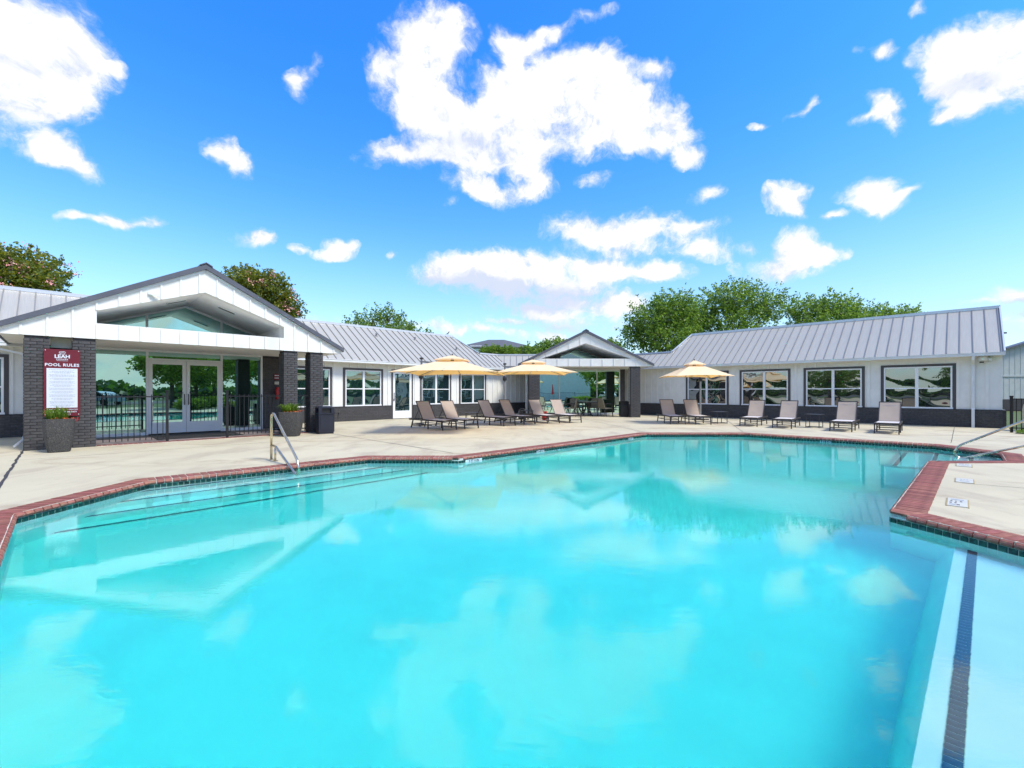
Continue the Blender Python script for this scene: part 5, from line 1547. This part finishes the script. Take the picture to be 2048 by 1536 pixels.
tree_px('oak_tree', 'dark green oak left of the right wing roof, lowest branches over the corner roof', 38, [(1300,640,48,40),(1345,620,50,36),(1275,672,34,30),(1330,680,60,34),(1370,640,40,40)], 'leaf_oak', shoots=620, per=24, size=.20, shoot_len=1.9, fill=.22, upward=.6, group=g_)
tree_px('oak_tree', 'tallest green oak rising behind the left end of the right wing roof', 40, [(1440,600,44,30),(1500,595,56,34),(1400,630,46,36),(1545,615,40,30),(1460,650,90,36)], 'leaf_oak', shoots=680, per=24, size=.20, shoot_len=2.0, fill=.22, upward=.75, group=g_)
tree_px('oak_tree', 'green oak behind the middle of the right wing roof', 36, [(1610,620,36,24),(1660,615,44,24),(1700,625,30,20),(1650,650,80,24)], 'leaf_oak', shoots=400, per=24, size=.19, shoot_len=1.7, fill=.22, upward=.75, group=g_)
tree_px('oak_tree', 'smallest oak crown, farthest right above the roof ridge', 36, [(1760,628,32,18),(1805,628,34,16),(1790,648,50,16)], 'leaf_oak', shoots=230, per=22, size=.18, shoot_len=1.5, fill=.2, upward=.65, group=g_)
tree_px('small_tree', 'bright green tree in front of the dark roofed house', 44, [(985,705,26,14),(1015,706,24,12),(995,722,50,14)], 'leaf_bright', shoots=300, per=22, size=.22, shoot_len=.8, fill=.6)
tree_px('small_tree', 'green tree between the dark roofed house and the centre pavilion', 46, [(1060,705,36,14),(1110,695,38,20),(1090,715,60,16)], 'leaf_oak', shoots=340, per=22, size=.22, shoot_len=1.1, fill=.5, upward=.5)
tree_px('small_tree', 'bright small crown beside the far window of the dark roofed house', 42, [(938,712,14,14)], 'leaf_bright', shoots=120, per=22, size=.2, shoot_len=.8, fill=.5)
tree_px('small_tree', 'green crown peeping out right of the centre pavilion roof', 44, [(1225,694,22,18),(1205,705,30,16)], 'leaf_oak', shoots=160, per=22, size=.2, shoot_len=1.1, fill=.3, upward=.5)

# ------------------------------------------------------------------ far houses
def hip_house(label, x0, x1, y0, y1, zw, zr, win=()):
    root = empty('house', ((x0+x1)/2, y0, 0)); tag(root, label, 'house')
    MB().box(x0+.5, x1-.5, y0+.5, y1-.5, 0, zw).build('wall', 'farwall', root)
    m = MB(); xc, yc = (x0+x1)/2, (y0+y1)/2; q = min(x1-x0, y1-y0)*.42
    a, b = (x0+q, yc), (x1-q, yc)
    if b[0] < a[0]: a = b = (xc, yc)
    m.face([(x0,y0,zw),(x1,y0,zw),(b[0],b[1],zr),(a[0],a[1],zr)]); m.face([(x1,y1,zw),(x0,y1,zw),(a[0],a[1],zr),(b[0],b[1],zr)])
    m.face([(x1,y0,zw),(x1,y1,zw),(b[0],b[1],zr)]); m.face([(x0,y1,zw),(x0,y0,zw),(a[0],a[1],zr)]); m.face([(x0,y0,zw-.15),(x0,y1,zw-.15),(x1,y1,zw-.15),(x1,y0,zw-.15)])
    for p_, q_ in (((x0,y0),(x1,y0)),((x1,y0),(x1,y1)),((x1,y1),(x0,y1)),((x0,y1),(x0,y0))): m.face([(*p_,zw-.15),(*q_,zw-.15),(*q_,zw),(*p_,zw)])
    m.build('roof', 'farroof', root, recalc=False)
    for (wx, wz) in win:
        o = MB().box(wx-.8, wx+.8, y0+.44, y0+.5, wz-.8, wz+.8).build('window', 'trimwhite', root); MB().box(wx-.7, wx+.7, y0+.41, y0+.44, wz-.7, wz+.7).build('pane', 'glass_win', o)
    return root
k = 62/F
hip_house('dark roofed house far behind the trees, left of the centre pavilion', (912-1024)*k, (1068-1024)*k, 62, 72, H+(HY-694)*k, H+(HY-671)*k, [((951-1024)*k, H+(HY-702)*k)])
hip_house('dark eave corner of a far house beyond the right end of the roof', 32.5, (2014-1024)/F*44, 44, 56, H+(HY-664)/F*44, H+(HY-650)/F*44+.4)
# neighbour building at the right edge
nb = empty('neighbour_building', (44, 36, 0)); tag(nb, 'pale grey boarded building at the right edge with a dark roof line', 'building')
kx = 34/F; X0 = (2004-1024)*kx; X1 = 60; ze = H+(HY-700)*kx; zr = ze + (X1-X0)*.37*.7
w = MB().prism([[(X0, 0), (X1, 0), (X1, ze+7), (X0, ze)]], lambda a, b, t: (a, t, b), 34, 34.3).build('wall', 'farwall', nb)
for i in range(40):
    x = X0+.15+i*.42
    if x > X1-.3: break
    zt_ = ze+(x-X0)*7/(X1-X0)-.2
    if i == 0: o = MB().box(x-.022, x+.022, 33.985, 34, .9, zt_).build('batten', 'farwall', w)
    else: MB().box(x-.022, x+.022, 33.985, 34, .9, zt_).build('batten', 'farwall', w)
MB().box(X0, X1, 33.95, 34, 2.55, 2.66).build('belly_band', 'farwall', w)
MB().box(X0-.05, X1, 33.9, 34, 0, .85).build('brick_band', 'mortar', nb)
MB().bar((X0-.1, 33.85, ze+.05), (X1, 33.85, ze+7.05), .5, .12).build('roof_edge', 'roofdark', nb)
MB().box(X0+.1, X1, 34.31, 46, 0, ze-.1).build('rear_wall', 'farwall', nb)

# right side: iron fence, grass patch, cream housing
p = G(2023, 865); fx, fy = p.x, p.y
fence_run('black iron fence at the right edge beyond the end of the wing', place((fx, fy, 0), math.radians(-24)), 0, 5.2, 0, [.0, 2.4, 4.9], pitch=.125, post_h=1.27, zt=1.18, zrails=(1.16, .16))
gp = [(16.95,15.15),(17.25,14.35),(17.75,13.85),(19,13.5),(26,12.6),(28,18),(19.4,17.0),(18.4,16.2)]
struct(MB().prism([gp[::-1]], flat, .004, .03).build('grass_strip', 'grass'))
cs = []
gpb = gp
from mathutils.geometry import intersect_point_tri_2d
tris = tessellate_polygon([[Vector((a, b, 0)) for a, b in gp]])
pts = []
while len(pts) < 9000:
    q = Vector((RS.uniform(16.9, 23), RS.uniform(12.8, 17.5)))
    if any(intersect_point_tri_2d(q, Vector(gp[t[0]]), Vector(gp[t[1]]), Vector(gp[t[2]])) for t in tris): pts.append((q.x, q.y, RS.uniform(.04, .09)))
v, f = leaf_mesh(np.array(pts), .10, .4, aspect=.3); stuff(mesh_np('grass_blades', v, f, 'leaf_bright', None, Matrix.Translation((19, 15, .03))))
hb = empty('utility_housing', (18.9, 15.6, 0)); tag(hb, 'rounded cream utility housing behind the iron fence', 'utility box')
m = MB(place((18.75, 15.9, 0), .4)); m.lathe([(.45,.06),(.46,.10),(.46,.78),(.43,.95),(.32,1.08),(.12,1.14)], 22, sq=.4); m.build('cover', 'cream', hb, smooth=False)
MB(place((18.75, 15.9, 0), .4)).box(-.5, .5, -.5, .5, .0, .06).build('pad', 'grout', hb)
for i, (x, y) in enumerate(((18.1,14.9),(18.6,14.6),(19.2,14.9))):
    tree('low_shrub', ['small dark shrub by the fence post at the right edge','small dark shrub in the middle of the fence bed','small dark shrub farthest right in the fence bed'][i], (x, y, 0), 0, [(0,0,.16,.2,.2,.14)], 'leaf_dark', shoots=30, per=12, size=.09, shoot_len=.25, group='small shrubs in the fence bed', cat='shrub')

# ================================================================== behind the camera: what the glass and windows mirror
def hedge(label, x, y, rx, ry, h):
    return tree('hedge_shrub', label, (x, y, 0), 0, [(0,0,h*.5,rx,ry,h*.5)], 'leaf_bright', shoots=150, per=22, size=.12, shoot_len=.35, group='clipped shrubs on the far side of the pool', cat='shrub', fill=1.0)
hedge('low green shrub beside the peninsula, nearest the pool', 8.6, 1.5, 1.6, .8, .95)
hedge('low green shrub beside the peninsula, middle of three', 11.8, 0.4, 1.6, .8, .95)
hedge('low green shrub beside the peninsula, farthest from the pool', 15.0, -.8, 1.6, .8, 1.0)
gb = 'shade trees on the far side of the pool'
for i, (x, y, r, h) in enumerate(((12.5,-3.0,2.8,6.6),(19,-5.5,3.2,7.0),(27,-9,3.4,7.6),(-12,-14,3.4,7.0),(-20,-4,3.2,6.8),(26,3,2.8,6.6),(15.5,1.8,2.9,7.0),(-9,-24,3.6,7.5),(31,1,3.4,7.6))):
    tree('shade_tree', ['shade tree behind the low shrubs, nearest the peninsula','shade tree behind the farthest low shrub','broad shade tree by the parked cars','shade tree left behind the viewer','shade tree beside the left deck edge','shade tree beyond the iron fence end','shade tree between the two farther low shrubs','shade tree straight behind the viewer','tall shade tree far right beyond the fence'][i],
         (x, y, 0), h-r*1.3, [(0,0,h-r*.8,r,r,r*.8),(-r*.6,.3,h-r,r*.7,r*.7,r*.6),(r*.6,-.3,h-r*.95,r*.7,r*.7,r*.6)], 'leaf_oak' if i % 2 else 'leaf_bright', shoots=230, per=22, size=.26, shoot_len=1.3, fill=.5, group=gb)
fence_run('black iron fence closing the deck behind the viewer', I4, -12, 13.5, -8.2, [-12,-9,-6,-3,0,3,6,9,12], pitch=.16, post_h=1.4)
struct(MB().box(-60, 60, -30, -17, -.03, -.02).build('parking_lot', 'asphalt'))
def make_car(loc, rz, m_, label):
    root = empty('parked_car', loc, rz); tag(root, label, 'car', 'cars parked behind the viewer'); fr = WM[root.name]
    prof = [(-2.25,.35),(-2.3,.75),(-1.5,.92),(-.75,1.42),(.85,1.46),(1.65,1.0),(2.2,.92),(2.28,.4)]
    MB(fr).prism([prof], lambda a, b, t: (a, t, b), -.86, .86).build('body', m_, root)
    MB(fr).prism([[(-1.25,.98),(-.70,1.36),(.80,1.40),(1.35,1.02)]], lambda a, b, t: (a, t, b), -.875, .875).build('side_glass', 'glass_win', root)
    for x in (-1.4, 1.4):
        for s in (-1, 1): MB(fr @ Matrix.Translation((x, s*.80, .33)) @ Matrix.Rotation(math.radians(90), 4, 'X')).lathe([(.33,-.1),(.33,.1)], 18).build('wheel', 'black', root)
    return root
make_car((16,-19,0), 1.5, 'carpaint', 'white car parked beyond the trees, nearest'); make_car((19.5,-19,0), 1.55, 'cardark', 'dark car parked between two white cars'); make_car((23,-19,0), 1.6, 'carpaint', 'white car parked right of the dark car')
nh = empty('pool_house', (7, -16, 0)); tag(nh, 'white boarded hall behind the viewer, mirrored in the centre glass', 'building')
wl = MB().box(1.0, 12.4, -24, -15, 0, 6.2).build('wall', 'white', nh)
bt = MB().box(1.2, 1.28, -15, -14.97, 0, 6.2).build('batten', 'white', wl)
for i in range(1, 22): link('batten', bt.data, wl, Matrix.Translation((1.24+i*.5, -14.985, 0)))
MB().prism([[(-25,6.2),(-19.5,8.0),(-14,6.2),(-14,6.1),(-25,6.1)]], lambda a, b, t: (t, a, b), .6, 12.8).build('roof', 'farroof', nh)
# closed red umbrella mirrored in the centre glass
root = empty('closed_umbrella', (5.6, -6.2, 0)); tag(root, 'closed red umbrella standing behind the viewer', 'umbrella')
MB().tube([(5.6,-6.2,0),(5.6,-6.2,2.3)], .025, 8).build('pole', 'umb_gray', root); MB().lathe([(.16,1.1),(.2,1.2),(.12,1.8),(.05,2.35),(.02,2.45)], 10, (5.6,-6.2)).build('folded_canopy', 'red', root); MB().lathe([(.3,0),(.3,.06),(.08,.1)], 14, (5.6,-6.2)).build('base', 'black', root)

cs = []
for i in range(150):
    a = RS.uniform(math.radians(150), math.radians(385)); r = RS.uniform(62, 80); cx, cy_ = r*math.cos(a), r*math.sin(a)
    if cy_ > 30 and cx > 0: continue
    h = RS.uniform(2.2, 3.6); d = RS.normal(size=(260, 3)); d /= np.linalg.norm(d, axis=1)[:, None]
    cs.append(np.array([cx, cy_, h*.5]) + d*np.array([5, 5, h*.5])*RS.uniform(.6, 1.05, 260)[:, None])
v, f = leaf_mesh(np.concatenate(cs), 1.1, .4, aspect=.8); stuff(mesh_np('far_woods', v, f, 'leaf_dark', None, Matrix.Translation((0, -60, 0))))
print('objects', len(bpy.data.objects), 'tris~', sum(len(me.polygons) for me in bpy.data.meshes))
